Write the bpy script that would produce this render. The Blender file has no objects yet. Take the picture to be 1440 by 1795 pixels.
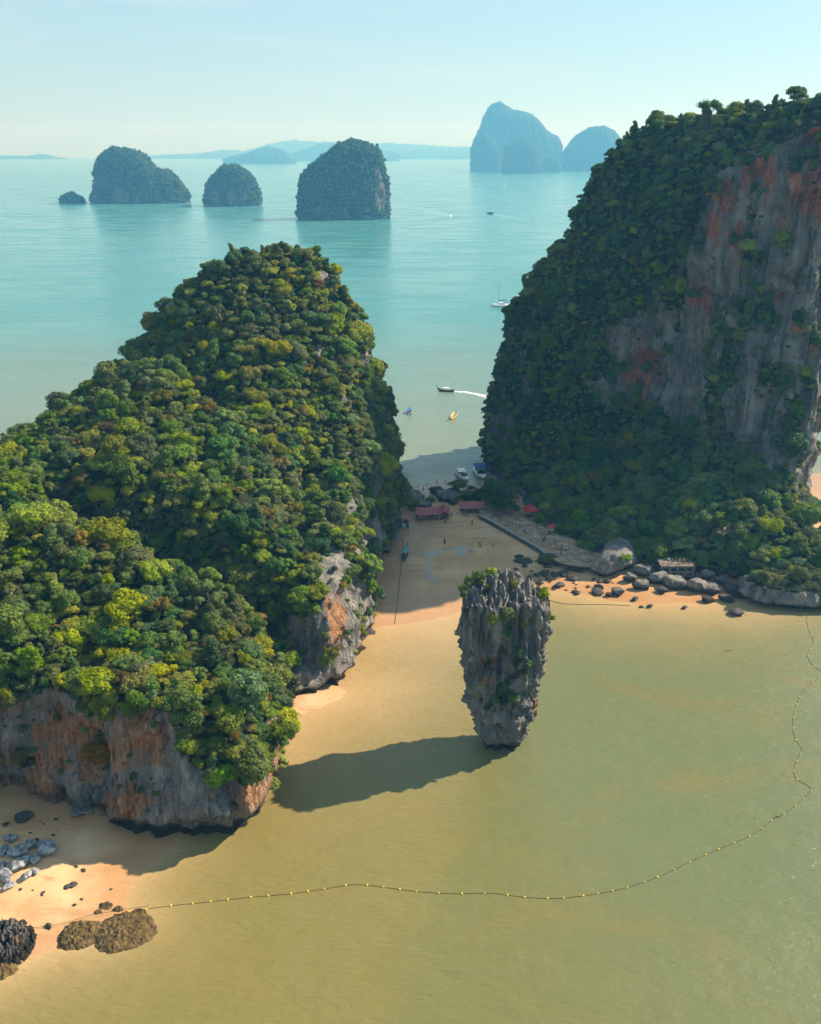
import bpy, bmesh, math, random
import numpy as np
from mathutils import Vector, Matrix

random.seed(7)
RNG = np.random.default_rng(7)
R = math.radians
S = bpy.context.scene
COL = S.collection

# ------------------------------------------------------------------ camera
H = 110.0                                   # camera height over the water
FPX = 1650.0                                # focal length in photograph pixels
PITCH = math.atan((897.5 - 262.0) / FPX)    # true horizon sits at row 262
cam_d = bpy.data.cameras.new("camera")
cam = bpy.data.objects.new("camera", cam_d)
COL.objects.link(cam)
cam.location = (0, 0, H)
cam.rotation_euler = (math.pi / 2 - PITCH, 0, 0)
cam_d.sensor_fit = 'VERTICAL'
cam_d.sensor_height = 36.0
cam_d.lens = FPX / 1795.0 * 36.0
cam_d.clip_start = 1.0
cam_d.clip_end = 60000.0
S.camera = cam

# ------------------------------------------------------------------ sky, sun, exposure
SUN_AZ = Vector((0.936, 0.352)).normalized()      # horizontal direction towards the sun
SUN_EL = R(40.0)
world = bpy.data.worlds.new("World")
S.world = world
world.use_nodes = True
wn = world.node_tree
wn.nodes.clear()
w_out = wn.nodes.new("ShaderNodeOutputWorld")
w_bg = wn.nodes.new("ShaderNodeBackground")
w_sky = wn.nodes.new("ShaderNodeTexSky")
w_sky.sky_type = 'NISHITA'
w_sky.sun_disc = False
w_sky.sun_elevation = SUN_EL
w_sky.sun_rotation = math.atan2(SUN_AZ.x, SUN_AZ.y)
w_sky.altitude = 0.0
w_sky.air_density = 1.3
w_sky.dust_density = 0.5
w_sky.ozone_density = 2.5
w_bg.inputs['Strength'].default_value = 0.088
w_tint = wn.nodes.new("ShaderNodeMix")                 # humid tropical air: the whole dome a little cyan
w_tint.data_type = 'RGBA'
w_tint.blend_type = 'MULTIPLY'
w_tint.inputs[0].default_value = 1.0
w_tint.inputs[7].default_value = (0.66, 0.82, 0.95, 1.0)
wn.links.new(w_sky.outputs[0], w_tint.inputs[6])
w_milk = wn.nodes.new("ShaderNodeMix")                 # even milky term added to the sky, lifts the fill in shade
w_milk.data_type = 'RGBA'
w_milk.inputs[0].default_value = 0.55
w_milk.inputs[7].default_value = (2.55, 3.50, 4.15, 1.0)
wn.links.new(w_tint.outputs[2], w_milk.inputs[6])
w_tc = wn.nodes.new("ShaderNodeTexCoord")
w_map = wn.nodes.new("ShaderNodeMapping")
w_map.inputs['Scale'].default_value = (2.2, 2.2, 13.0)
w_no = wn.nodes.new("ShaderNodeTexNoise")               # thin high cloud
w_no.inputs['Scale'].default_value = 1.6
w_no.inputs['Detail'].default_value = 6
w_no.inputs['Roughness'].default_value = 0.62
w_no.inputs['Distortion'].default_value = 0.7
w_mr = wn.nodes.new("ShaderNodeMapRange")
w_mr.interpolation_type = 'SMOOTHSTEP'
w_mr.inputs[1].default_value = 0.50
w_mr.inputs[2].default_value = 0.78
w_mr.inputs[4].default_value = 0.42
w_cl = wn.nodes.new("ShaderNodeMix")
w_cl.data_type = 'RGBA'
w_cl.inputs[7].default_value = (3.9, 4.5, 4.75, 1.0)
wn.links.new(w_tc.outputs['Generated'], w_map.inputs[0])
wn.links.new(w_map.outputs[0], w_no.inputs['Vector'])
wn.links.new(w_no.outputs['Fac'], w_mr.inputs[0])
wn.links.new(w_mr.outputs[0], w_cl.inputs[0])
wn.links.new(w_milk.outputs[2], w_cl.inputs[6])
wn.links.new(w_cl.outputs[2], w_bg.inputs[0])
wn.links.new(w_bg.outputs[0], w_out.inputs[0])

sun_d = bpy.data.lights.new("sun", 'SUN')
sun_d.energy = 4.5
sun_d.angle = R(0.6)
sun_d.color = (1.0, 0.90, 0.74)
sun = bpy.data.objects.new("sun", sun_d)
COL.objects.link(sun)
sd = Vector((SUN_AZ.x * math.cos(SUN_EL), SUN_AZ.y * math.cos(SUN_EL), math.sin(SUN_EL)))
sun.rotation_euler = sd.to_track_quat('Z', 'Y').to_euler()
sun.location = (300, 120, 400)

S.view_settings.view_transform = 'Standard'
S.view_settings.look = 'None'
S.view_settings.gamma = 1.0
S.view_settings.exposure = 1.08
S.view_settings.use_curve_mapping = False
S.cycles.max_bounces = 6
S.cycles.diffuse_bounces = 3
S.cycles.glossy_bounces = 2
S.cycles.transmission_bounces = 2
S.cycles.volume_bounces = 0
S.cycles.transparent_max_bounces = 8
S.cycles.use_denoising = True
S.cycles.caustics_reflective = False
S.cycles.caustics_refractive = False

# ------------------------------------------------------------------ helpers: projection
CP, SP = math.cos(PITCH), math.sin(PITCH)

def ray(px, py):
    u = (px - 720.0) / FPX
    v = (897.5 - py) / FPX
    return Vector((u, CP + v * SP, -SP + v * CP))

def G(px, py, z=0.0):                       # a photograph pixel to the point of the level z under it
    d = ray(px, py)
    t = (z - H) / d.z
    return Vector((d.x * t, d.y * t, z))

def P(px, py, Y):                           # a photograph pixel to the point at distance Y
    d = ray(px, py)
    t = Y / d.y
    return Vector((d.x * t, Y, H + d.z * t))

def project(v):                             # n x 3 array -> pixel columns, rows, depth
    x, y, z = v[:, 0], v[:, 1], v[:, 2] - H
    dep = y * CP - z * SP
    up = y * SP + z * CP
    dep = np.where(dep > 1, dep, 1)
    return 720 + FPX * x / dep, 897.5 - FPX * up / dep, dep

# ------------------------------------------------------------------ helpers: noise
_PERM = np.random.default_rng(3).permutation(1024)
_GRAD = np.random.default_rng(4).normal(size=(1024, 3))
_GRAD /= np.linalg.norm(_GRAD, axis=1)[:, None]

def gnoise(p):
    p = np.asarray(p, dtype=np.float64)
    i = np.floor(p).astype(np.int64)
    f = p - i
    w = f * f * f * (f * (f * 6 - 15) + 10)
    out = np.zeros(len(p))
    for dx in (0, 1):
        wx = w[:, 0] if dx else 1 - w[:, 0]
        ix = _PERM[(i[:, 0] + dx) & 1023]
        for dy in (0, 1):
            wy = w[:, 1] if dy else 1 - w[:, 1]
            iy = _PERM[(ix + i[:, 1] + dy) & 1023]
            for dz in (0, 1):
                wz = w[:, 2] if dz else 1 - w[:, 2]
                g = _GRAD[_PERM[(iy + i[:, 2] + dz) & 1023]]
                d = g[:, 0] * (f[:, 0] - dx) + g[:, 1] * (f[:, 1] - dy) + g[:, 2] * (f[:, 2] - dz)
                out += wx * wy * wz * d
    return out * 1.6

def fbm(p, octaves=4, gain=0.5, lac=2.03):
    a, s, tot = 1.0, np.zeros(len(p)), 0.0
    q = np.array(p, dtype=np.float64)
    for k in range(octaves):
        s += a * gnoise(q + 17.3 * k)
        tot += a
        a *= gain
        q = q * lac
    return s / tot

def ridged(p, octaves=4, gain=0.5, lac=2.03):
    a, s, tot = 1.0, np.zeros(len(p)), 0.0
    q = np.array(p, dtype=np.float64)
    for k in range(octaves):
        s += a * (1 - np.abs(gnoise(q + 11.7 * k)) * 1.6)
        tot += a
        a *= gain
        q = q * lac
    return s / tot

def smooth(a, b, x):
    t = np.clip((x - a) / (b - a), 0, 1)
    return t * t * (3 - 2 * t)

def in_poly(px, py, poly):
    inside = np.zeros(len(px), dtype=bool)
    n = len(poly)
    for k in range(n):
        x1, y1 = poly[k]
        x2, y2 = poly[(k + 1) % n]
        c = ((y1 > py) != (y2 > py)) & (px < (x2 - x1) * (py - y1) / ((y2 - y1) if y2 != y1 else 1e-9) + x1)
        inside ^= c
    return inside

def dist_poly(px, py, poly, closed=True):
    d = np.full(len(px), 1e9)
    n = len(poly)
    for k in range(n if closed else n - 1):
        x1, y1 = poly[k][0], poly[k][1]
        x2, y2 = poly[(k + 1) % n][0], poly[(k + 1) % n][1]
        ex, ey = x2 - x1, y2 - y1
        L = ex * ex + ey * ey + 1e-12
        t = np.clip(((px - x1) * ex + (py - y1) * ey) / L, 0, 1)
        d = np.minimum(d, np.hypot(px - x1 - t * ex, py - y1 - t * ey))
    return d

def signed_dist(px, py, poly):
    d = dist_poly(px, py, poly)
    return np.where(in_poly(px, py, poly), d, -d)

class RBF:
    def __init__(self, pts, smooth_=2.0):
        self.c = np.array([[p[0], p[1]] for p in pts], float)
        z = np.array([p[2] for p in pts], float)
        n = len(pts)
        K = self.kern(self.c, self.c) + np.eye(n) * smooth_
        A = np.zeros((n + 3, n + 3))
        A[:n, :n] = K
        A[:n, n] = 1
        A[:n, n + 1:] = self.c
        A[n, :n] = 1
        A[n + 1:, :n] = self.c.T
        self.w = np.linalg.solve(A, np.concatenate([z, np.zeros(3)]))
    def kern(self, a, b):
        return -np.sqrt(((a[:, None, :] - b[None, :, :]) ** 2).sum(-1))
    def __call__(self, x, y):
        q = np.stack([x, y], 1)
        return self.kern(q, self.c) @ self.w[:-3] + self.w[-3] + q @ self.w[-2:]

# ------------------------------------------------------------------ helpers: objects
def set_props(o, label=None, cat=None, group=None, kind=None):
    if label: o['label'] = label
    if cat: o['category'] = cat
    if group: o['group'] = group
    if kind: o['kind'] = kind
    return o

def mesh_np(name, verts, faces, mat=None, smooth_shade=False, mats=None, fmat=None):
    me = bpy.data.meshes.new(name)
    verts = np.asarray(verts, dtype=np.float32)
    if isinstance(faces, np.ndarray):
        nf, k = faces.shape
        me.vertices.add(len(verts))
        me.vertices.foreach_set('co', verts.ravel())
        me.loops.add(nf * k)
        me.loops.foreach_set('vertex_index', faces.astype(np.int32).ravel())
        me.polygons.add(nf)
        me.polygons.foreach_set('loop_start', np.arange(0, nf * k, k, dtype=np.int32))
        me.polygons.foreach_set('loop_total', np.full(nf, k, dtype=np.int32))
        me.update(calc_edges=True)
    else:
        me.from_pydata(verts.tolist(), [], faces)
        me.update()
    if mats:
        for m in mats: me.materials.append(m)
    elif mat:
        me.materials.append(mat)
    if fmat is not None:
        me.polygons.foreach_set('material_index', np.asarray(fmat, dtype=np.int32))
    if smooth_shade:
        me.polygons.foreach_set('use_smooth', np.ones(len(me.polygons), dtype=bool))
    me.validate()
    return me

def link(name, me, parent=None, loc=None, rz=None):
    o = bpy.data.objects.new(name, me)
    COL.objects.link(o)
    if parent: o.parent = parent
    if loc is not None: o.location = loc
    if rz is not None: o.rotation_euler = (0, 0, rz)
    return o

def empty(name, loc=(0, 0, 0), rz=0.0):
    o = bpy.data.objects.new(name, None)
    o.empty_display_size = 0.5
    COL.objects.link(o)
    o.location = loc
    o.rotation_euler = (0, 0, rz)
    return o

def attr(me, name, vals):
    a = me.attributes.new(name, 'FLOAT', 'POINT')
    a.data.foreach_set('value', np.asarray(vals, dtype=np.float32))

def grid_faces(nu, nv, wrap_u=False):
    i = np.arange(nu if wrap_u else nu - 1)
    j = np.arange(nv - 1)
    I, J = np.meshgrid(i, j)
    I, J = I.ravel(), J.ravel()
    I2 = (I + 1) % nu
    return np.stack([J * nu + I, J * nu + I2, (J + 1) * nu + I2, (J + 1) * nu + I], 1)

# ------------------------------------------------------------------ helpers: materials
class NT:
    def __init__(self, name):
        self.m = bpy.data.materials.new(name)
        self.m.use_nodes = True
        self.t = self.m.node_tree
        self.t.nodes.clear()
        self.out = self.t.nodes.new("ShaderNodeOutputMaterial")
    def n(self, typ, **kw):
        nd = self.t.nodes.new("ShaderNode" + typ)
        for k, v in kw.items():
            setattr(nd, k, v)
        return nd
    def l(self, a, b):
        self.t.links.new(a, b)
    def val(self, sock, v):
        if hasattr(v, 'is_output') or isinstance(v, bpy.types.NodeSocket):
            self.l(v, sock)
        else:
            sock.default_value = v
    def geo(self):
        return self.n("NewGeometry").outputs['Position']
    def mapping(self, vec, scale=(1, 1, 1), rot=(0, 0, 0)):
        m = self.n("Mapping")
        self.l(vec, m.inputs['Vector'])
        m.inputs['Scale'].default_value = scale
        m.inputs['Rotation'].default_value = rot
        return m.outputs[0]
    def noise(self, vec, scale, detail=4, rough=0.55, dist=0.0):
        t = self.n("TexNoise")
        self.l(vec, t.inputs['Vector'])
        t.inputs['Scale'].default_value = scale
        t.inputs['Detail'].default_value = detail
        t.inputs['Roughness'].default_value = rough
        t.inputs['Distortion'].default_value = dist
        return t.outputs['Fac']
    def ramp(self, fac, stops, interp='LINEAR'):
        r = self.n("ValToRGB")
        r.color_ramp.interpolation = interp
        el = r.color_ramp.elements
        while len(el) < len(stops): el.new(0.5)
        for e, (p, c) in zip(el, stops):
            e.position = p
            e.color = (*c, 1.0) if len(c) == 3 else c
        self.val(r.inputs[0], fac)
        return r.outputs[0]
    def sm(self, fac, a, b):
        m = self.n("MapRange", interpolation_type='SMOOTHSTEP')
        self.val(m.inputs[0], fac)
        m.inputs[1].default_value = a
        m.inputs[2].default_value = b
        return m.outputs[0]
    def mix(self, fac, a, b, mode='MIX'):
        m = self.n("Mix", data_type='RGBA', blend_type=mode)
        self.val(m.inputs[0], fac)
        self.val(m.inputs[6], a if not isinstance(a, tuple) else (*a, 1.0)[:4])
        self.val(m.inputs[7], b if not isinstance(b, tuple) else (*b, 1.0)[:4])
        return m.outputs[2]
    def math(self, op, a, b=0.0):
        m = self.n("Math", operation=op)
        self.val(m.inputs[0], a)
        self.val(m.inputs[1], b)
        return m.outputs[0]
    def attr(self, name):
        a = self.n("Attribute")
        a.attribute_name = name
        return a.outputs['Fac']
    def bump(self, height, strength=0.5, dist=0.1, normal=None):
        b = self.n("Bump")
        self.val(b.inputs['Height'], height)
        b.inputs['Strength'].default_value = strength
        b.inputs['Distance'].default_value = dist
        if normal is not None: self.l(normal, b.inputs['Normal'])
        return b.outputs[0]
    def bsdf(self, color, rough=0.8, normal=None, spec=0.3, metal=0.0, ior=None):
        p = self.n("BsdfPrincipled")
        self.val(p.inputs['Base Color'], color if not isinstance(color, tuple) else (*color, 1.0)[:4])
        self.val(p.inputs['Roughness'], rough)
        p.inputs['Specular IOR Level'].default_value = spec
        p.inputs['Metallic'].default_value = metal
        if ior: p.inputs['IOR'].default_value = ior
        if normal is not None: self.l(normal, p.inputs['Normal'])
        return p.outputs[0]
    def done(self, shader):
        self.l(shader, self.out.inputs['Surface'])
        return self.m

def plain(name, col, rough=0.6, spec=0.3, metal=0.0, wear=0.12, scale=2.0):
    t = NT(name)
    tc = t.n("TexCoord").outputs['Object']
    n1 = t.noise(tc, scale, 5)
    dark = tuple(c * (1 - wear * 1.6) for c in col)
    lite = tuple(min(1, c * (1 + wear)) for c in col)
    c = t.ramp(n1, [(0.3, dark), (0.7, lite)])
    return t.done(t.bsdf(c, rough, None, spec, metal))

def rock_material(name, warm=0.5, scale=1.0, ground=(0.030, 0.040, 0.014), rust=((0.12, 0.055, 0.030), (0.33, 0.165, 0.080), (0.55, 0.37, 0.23)), amount=0.75):
    """limestone: vertical grey, slate and black streaks, ochre stains by attribute, earth where plants grow"""
    t = NT(name)
    pos = t.geo()
    streak = t.noise(t.mapping(pos, (0.55 * scale, 0.55 * scale, 0.055 * scale)), 1.0, 6, 0.6, 0.6)
    streak2 = t.noise(t.mapping(pos, (1.7 * scale, 1.7 * scale, 0.12 * scale)), 1.0, 5, 0.65, 0.3)
    blotch = t.noise(pos, 0.16 * scale, 5, 0.6)
    fine = t.noise(pos, 2.6 * scale, 5, 0.65)
    grey = t.ramp(streak, [(0.28, (0.080, 0.078, 0.074)), (0.43, (0.240, 0.225, 0.205)), (0.56, (0.370, 0.335, 0.295)),
                           (0.70, (0.52, 0.47, 0.41))])
    slate = t.ramp(streak2, [(0.35, (0.065, 0.068, 0.070)), (0.65, (0.290, 0.280, 0.268))])
    c = t.mix(t.sm(blotch, 0.42, 0.6), grey, slate)
    ochre = t.ramp(streak2, [(0.3, rust[0]), (0.48, rust[1]), (0.70, rust[2])])
    st = t.math('ADD', t.math('MULTIPLY', t.attr("stain"), amount), t.math('MULTIPLY', t.math('SUBTRACT', streak, 0.5), 1.9))
    st = t.math('ADD', st, t.math('MULTIPLY', t.math('SUBTRACT', blotch, 0.5), 1.6 * warm + 0.5))
    c = t.mix(t.sm(st, 0.30, 0.72), c, ochre)
    pale = t.noise(t.mapping(pos, (1.1 * scale, 1.1 * scale, 0.035 * scale), (0.02, 0.04, 1.1)), 1.0, 4, 0.6, 0.5)
    c = t.mix(t.math('MULTIPLY', t.sm(pale, 0.60, 0.70), 0.6), c, (0.50, 0.46, 0.41))
    black = t.noise(t.mapping(pos, (0.9 * scale, 0.9 * scale, 0.05 * scale), (0.05, 0.03, 0.4)), 1.0, 4, 0.6, 0.8)
    c = t.mix(t.math('MULTIPLY', t.sm(black, 0.56, 0.68), 0.75), c, (0.028, 0.030, 0.033))
    c = t.mix(t.math('MULTIPLY', t.sm(fine, 0.52, 0.75), 0.35), c, (0.45, 0.43, 0.40))
    # tide band
    z = t.n("SeparateXYZ")
    t.l(pos, z.inputs[0])
    zz = t.math('ADD', z.outputs[2], t.math('MULTIPLY', t.math('SUBTRACT', fine, 0.5), 1.6))
    tide = t.math('SUBTRACT', 1.0, t.sm(zz, 1.0, 2.6))
    c = t.mix(t.math('MULTIPLY', tide, t.attr("tide")), c, (0.045, 0.038, 0.030))
    # soil and moss where it is overgrown
    moss = t.ramp(fine, [(0.3, (ground[0] * .6, ground[1] * .6, ground[2] * .6)), (0.7, (ground[0] * 1.6, ground[1] * 1.6, ground[2] * 1.5))])
    vg = t.math('ADD', t.attr("veg"), t.math('MULTIPLY', t.math('SUBTRACT', fine, 0.5), 0.6))
    c = t.mix(t.sm(vg, 0.35, 0.65), c, moss)
    hgt = t.math('ADD', t.math('MULTIPLY', streak2, 1.0), t.math('MULTIPLY', fine, 0.7))
    nb = t.bump(hgt, 1.0, 1.3 / scale)
    return t.done(t.bsdf(c, 0.9, nb, 0.15))

M = {}
M['rock_left'] = rock_material("limestone_warm", 1.0, rust=((0.13, 0.055, 0.028), (0.40, 0.185, 0.080), (0.60, 0.39, 0.23)), amount=0.95)
M['rock_right'] = rock_material("limestone_rusty", 0.85, 0.7, rust=((0.15, 0.05, 0.035), (0.42, 0.13, 0.07), (0.62, 0.27, 0.15)), amount=0.85)  # redder rust stains and coarser streaks, for the right massif and ledge
M['rock_stack'] = rock_material("limestone_grey", 0.55, 0.9)
M['rock_far'] = rock_material("limestone_far", 0.2, 0.05, (0.032, 0.052, 0.018))

# ------------------------------------------------------------------ islands
def carve(name, hfun, x0, x1, y0, y1, step, voxel):
    """a solid with the top hfun(x, y), its surface rebuilt at an even grain so cliffs carry as much relief as slopes"""
    xs = np.arange(x0, x1 + step, step)
    ys = np.arange(y0, y1 + step, step)
    X, Y = np.meshgrid(xs, ys)
    Z = hfun(X.ravel(), Y.ravel())
    nx, ny = len(xs), len(ys)
    top = np.stack([X.ravel(), Y.ravel(), np.maximum(Z, -2.0)], 1)
    bot = top.copy()
    bot[:, 2] = -4.0
    n = nx * ny
    f = grid_faces(nx, ny)
    fb = f[:, ::-1] + n
    e = []
    for k in range(nx - 1):
        e.append((k + 1, k, n + k, n + k + 1))
        a = (ny - 1) * nx + k
        e.append((a, a + 1, n + a + 1, n + a))
    for k in range(ny - 1):
        a, b = k * nx, (k + 1) * nx
        e.append((a, b, n + b, n + a))
        a, b = a + nx - 1, b + nx - 1
        e.append((b, a, n + a, n + b))
    me = mesh_np(name + "_block", np.concatenate([top, bot]), np.concatenate([f, fb, np.array(e)]))
    o = bpy.data.objects.new(name + "_block", me)
    COL.objects.link(o)
    md = o.modifiers.new("remesh", 'REMESH')
    md.mode = 'VOXEL'
    md.voxel_size = voxel
    dg = bpy.context.evaluated_depsgraph_get()
    out = bpy.data.meshes.new_from_object(o.evaluated_get(dg))
    bpy.data.objects.remove(o)
    bpy.data.meshes.remove(me)
    nv = len(out.vertices)
    v = np.empty(nv * 3, dtype=np.float32)
    out.vertices.foreach_get('co', v)
    v = v.reshape(-1, 3).astype(np.float64)
    nm = np.empty(nv * 3, dtype=np.float32)
    out.vertices.foreach_get('normal', nm)
    nm = nm.reshape(-1, 3).astype(np.float64)
    fc = np.empty(len(out.loops), dtype=np.int32)
    out.loops.foreach_get('vertex_index', fc)
    fc = fc.reshape(-1, 4)
    bpy.data.meshes.remove(out)
    keep = (v[fc][:, :, 2].min(1) > -3.0)
    fc = fc[keep]
    used = np.unique(fc)
    remap = np.full(nv, -1)
    remap[used] = np.arange(len(used))
    return v[used], nm[used], remap[fc]

def normals_of(v, f):
    a = v[f[:, 2]] - v[f[:, 0]]
    b = v[f[:, 3]] - v[f[:, 1]]
    fn = np.cross(a, b)
    n = np.zeros_like(v)
    for k in range(4):
        np.add.at(n, f[:, k], fn)
    n /= np.linalg.norm(n, axis=1)[:, None] + 1e-9
    return n

def weather(v, nm, f, flute=1.2, notch=1.5, seed=0.0, rough=1.0):
    """vertical flutes, ledges and crags pushed out along the surface, the sea notch pushed in at the foot"""
    steep = smooth(0.25, 0.75, 1 - np.abs(nm[:, 2]))
    big = fbm(np.stack([v[:, 0] / 14 + seed, v[:, 1] / 14, v[:, 2] / 22], 1), 3)
    fl = ridged(np.stack([v[:, 0] / 5.0 + seed, v[:, 1] / 5.0, v[:, 2] / 26], 1), 4) - 0.62
    led = fbm(np.stack([v[:, 0] / 9 + seed, v[:, 1] / 9, v[:, 2] / 3.2], 1), 3)
    fine = fbm(np.stack([v[:, 0] / 2.2, v[:, 1] / 2.2 + seed, v[:, 2] / 4.5], 1), 3)
    d = steep * (big * 3.2 * rough + fl * flute * 2.4 + led * 0.9 * rough + fine * 0.8 * rough) + (1 - steep) * (big * 2.0 + fine * 0.9)
    hn = nm.copy()
    hn[:, 2] *= 0.35
    hn /= np.linalg.norm(hn, axis=1)[:, None] + 1e-9
    w = steep[:, None]
    v = v + d[:, None] * (hn * w + nm * (1 - w))
    z = v[:, 2]
    k = notch * np.exp(-((z - 1.2) / 1.6) ** 2) * steep
    v[:, :2] -= hn[:, :2] * k[:, None]
    return v

# ---- left island
L_FOOT_PX = [(-160, 1375), (0, 1395), (100, 1420), (190, 1432), (255, 1452), (330, 1472), (400, 1460), (450, 1440), (482, 1412),
             (498, 1380), (494, 1330), (485, 1285), (480, 1250), (520, 1228), (560, 1222), (605, 1203), (636, 1160), (648, 1110), (655, 1060),
             (655, 1018), (660, 995), (688, 945), (690, 905), (696, 872), (699, 848)]
L_FOOT = [tuple(G(*p)[:2]) for p in L_FOOT_PX] + [(-13, 326), (-40, 318), (-80, 304), (-112, 272), (-140, 230), (-152, 190), (-152, 150)]
L_CTRL_PX = [  # canopy heights read off the photograph: column, row, distance
    (-80, 890, 170), (0, 880, 168), (100, 885, 172), (200, 920, 172), (300, 960, 170), (400, 1010, 168), (470, 1060, 165),
    (0, 1130, 146), (100, 1160, 142), (200, 1172, 139), (300, 1190, 134), (360, 1260, 130), (370, 1225, 132), (440, 1215, 137), (490, 1220, 144), (420, 1170, 141), (480, 1160, 147), (-80, 1110, 148),
    (450, 1150, 152), (520, 1150, 153), (250, 1080, 155), (100, 1020, 157), (380, 1120, 153),
    (430, 950, 190), (300, 880, 195), (150, 835, 195),
    (300, 760, 215), (450, 770, 228), (450, 650, 252), (550, 660, 255), (400, 560, 266), (500, 520, 273), (330, 620, 250), (150, 740, 220), (200, 690, 240),
    (490, 394, 288), (420, 412, 286), (350, 472, 282), (290, 508, 280), (560, 424, 289), (608, 474, 289), (628, 530, 287),
    (262, 590, 268), (205, 655, 256), (150, 706, 245), (80, 757, 228), (0, 792, 215), (-100, 820, 205),
    (622, 640, 274), (660, 745, 275), (682, 800, 282), (600, 800, 240), (655, 850, 248), (570, 890, 212), (560, 780, 238), (660, 900, 238),
    (560, 935, 200), (600, 985, 192), (640, 1050, 185), (550, 985, 189)]
L_CTRL = []
for q in L_CTRL_PX:
    p = P(*q)
    L_CTRL.append((p.x, p.y, max(4.0, p.z - 4.2)))
L_CTRL += [(-30, 308, 45), (-60, 303, 42), (-90, 285, 38), (-118, 250, 30), (-130, 210, 30), (-130, 170, 34), (-150, 190, 20), (-5, 312, 12), (-18, 312, 35),
           (-23, 171, 4), (-27, 179, 7), (-36, 184, 13), (-47, 187, 19), (-60, 188, 24), (-76, 190, 29)]
L_RBF = RBF(L_CTRL)
L_GULLY = [([tuple(P(*q)[:2]) for q in ((560, 640, 262), (530, 700, 245), (522, 760, 228), (510, 850, 208))], 10.0, 5.0),
           ([tuple(P(*q)[:2]) for q in ((285, 560, 268), (325, 610, 252), (400, 690, 240))], 7.0, 4.5),
           ([(-21, 166), (-24, 176), (-32, 186), (-45, 192), (-60, 196), (-78, 200)], 24.0, 5.5),
           ([tuple(P(*q)[:2]) for q in ((60, 1000, 160), (140, 1090, 152), (150, 1160, 147))], 4.0, 4.0)]

def left_h(x, y):
    d = signed_dist(x, y, L_FOOT)
    d = d + 1.6 * fbm(np.stack([x / 9, y / 9, 0 * x], 1), 3)
    crest = np.maximum(L_RBF(x, y), 5.0)
    w = 4.5
    prof = np.clip(d / w, 0, 1) ** 0.55
    # spires and gullies
    crest = crest + 4.5 * fbm(np.stack([x / 21, y / 21, 0 * x + 5], 1), 3) + 2.0 * (ridged(np.stack([x / 12, y / 12, 0 * x + 2], 1), 2) - 0.6)
    for pts, deep, wide in L_GULLY:
        g = dist_poly(x, y, pts, False)
        crest = crest - deep * np.exp(-(g / wide) ** 2)
    crest = np.maximum(crest, 4.0)
    return np.where(d > 0, crest * prof, -2.0)

lv, ln, lf = carve("island_left", left_h, -165, 6, 118, 334, 1.0, 0.62)
lv = weather(lv, ln, lf, 1.7, 1.8, 0.0, 1.5)
# alcoves and buttresses of the near cliff
lpx, lpy, _ = project(lv)
alc = 3.4 * np.exp(-(((lpx - 130) / 85) ** 2 + ((lpy - 1330) / 55) ** 2)) + 2.6 * np.exp(-(((lpx - 262) / 34) ** 2 + ((lpy - 1350) / 60) ** 2)) + 2.5 * np.exp(-(((lpx - 20) / 60) ** 2 + ((lpy - 1385) / 26) ** 2)) \
    - 2.0 * np.exp(-(((lpx - 330) / 26) ** 2 + ((lpy - 1390) / 60) ** 2)) - 1.6 * np.exp(-(((lpx - 205) / 22) ** 2 + ((lpy - 1300) / 70) ** 2)) - 1.6 * np.exp(-(((lpx - 440) / 30) ** 2 + ((lpy - 1370) / 50) ** 2))
lv[:, 1] += alc * (lv[:, 1] < 165) * smooth(0.3, 0.7, 1 - np.abs(ln[:, 2]))
# the near corner leans out over its foot
k_ = smooth(1.0, 11.0, lv[:, 2]) * smooth(-62, -42, lv[:, 0]) * smooth(158, 142, lv[:, 1])
lv[:, 1] -= 2.5 * k_
lv[:, 0] += 1.0 * k_
ln = normals_of(lv, lf)

# ---- right island: the sheer massif and the wooded apron under it
RM_FOOT = [(27, 335), (34, 325), (46, 315), (60, 303), (76, 288), (90, 270), (99, 263), (106, 259), (112, 260), (119, 267), (123, 277), (126, 300), (120, 335), (100, 365), (55, 366), (32, 352)]
RM_CTRL_PX = [(893, 492, 330), (930, 455, 328), (975, 430, 324), (1000, 360, 320), (1040, 290, 314), (1085, 225, 307), (1150, 190, 301), (1215, 194, 297),
              (1290, 180, 291), (1370, 154, 284), (1440, 148, 277), (1600, 170, 285),
              (880, 600, 326), (905, 560, 322), (1000, 480, 312), (1100, 420, 297), (1160, 360, 293), (1232, 335, 283), (1300, 265, 277), (1440, 188, 266)]
RM_CTRL = []
for q in RM_CTRL_PX:
    p = P(*q)
    RM_CTRL.append((p.x, p.y, p.z - 3.2))
RM_CTRL += [(60, 350, 60), (100, 345, 80), (140, 320, 95), (122, 290, 112), (125, 340, 60), (40, 350, 40)]
RM_RBF = RBF(RM_CTRL)
RA_FOOT_PX = [(845, 820), (868, 838), (905, 872), (935, 908), (965, 935), (1000, 958), (1040, 978), (1090, 1000), (1180, 1012), (1290, 1020), (1345, 1052), (1440, 1056), (1470, 1040)]
RA_FOOT = [tuple(G(*p)[:2]) for p in RA_FOOT_PX] + [(114, 243), (113, 258), (118, 300), (100, 360), (34, 352)]
RA_CTRL = []
for q in [(930, 700, 320), (1000, 700, 311), (1100, 725, 301), (1200, 765, 287), (1300, 800, 275), (1395, 845, 264), (1500, 870, 262),
          (960, 800, 308), (1050, 850, 283), (1150, 860, 264), (1250, 830, 252), (1330, 868, 240), (1410, 915, 234), (1150, 930, 252), (1300, 950, 231)]:
    p = P(*q)
    RA_CTRL.append((p.x, p.y, max(3.0, p.z - 6.0)))
for q in RA_FOOT_PX[1:]:
    g = G(*q)
    RA_CTRL.append((g.x, g.y, 2.5))
RA_RBF = RBF(RA_CTRL)

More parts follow.
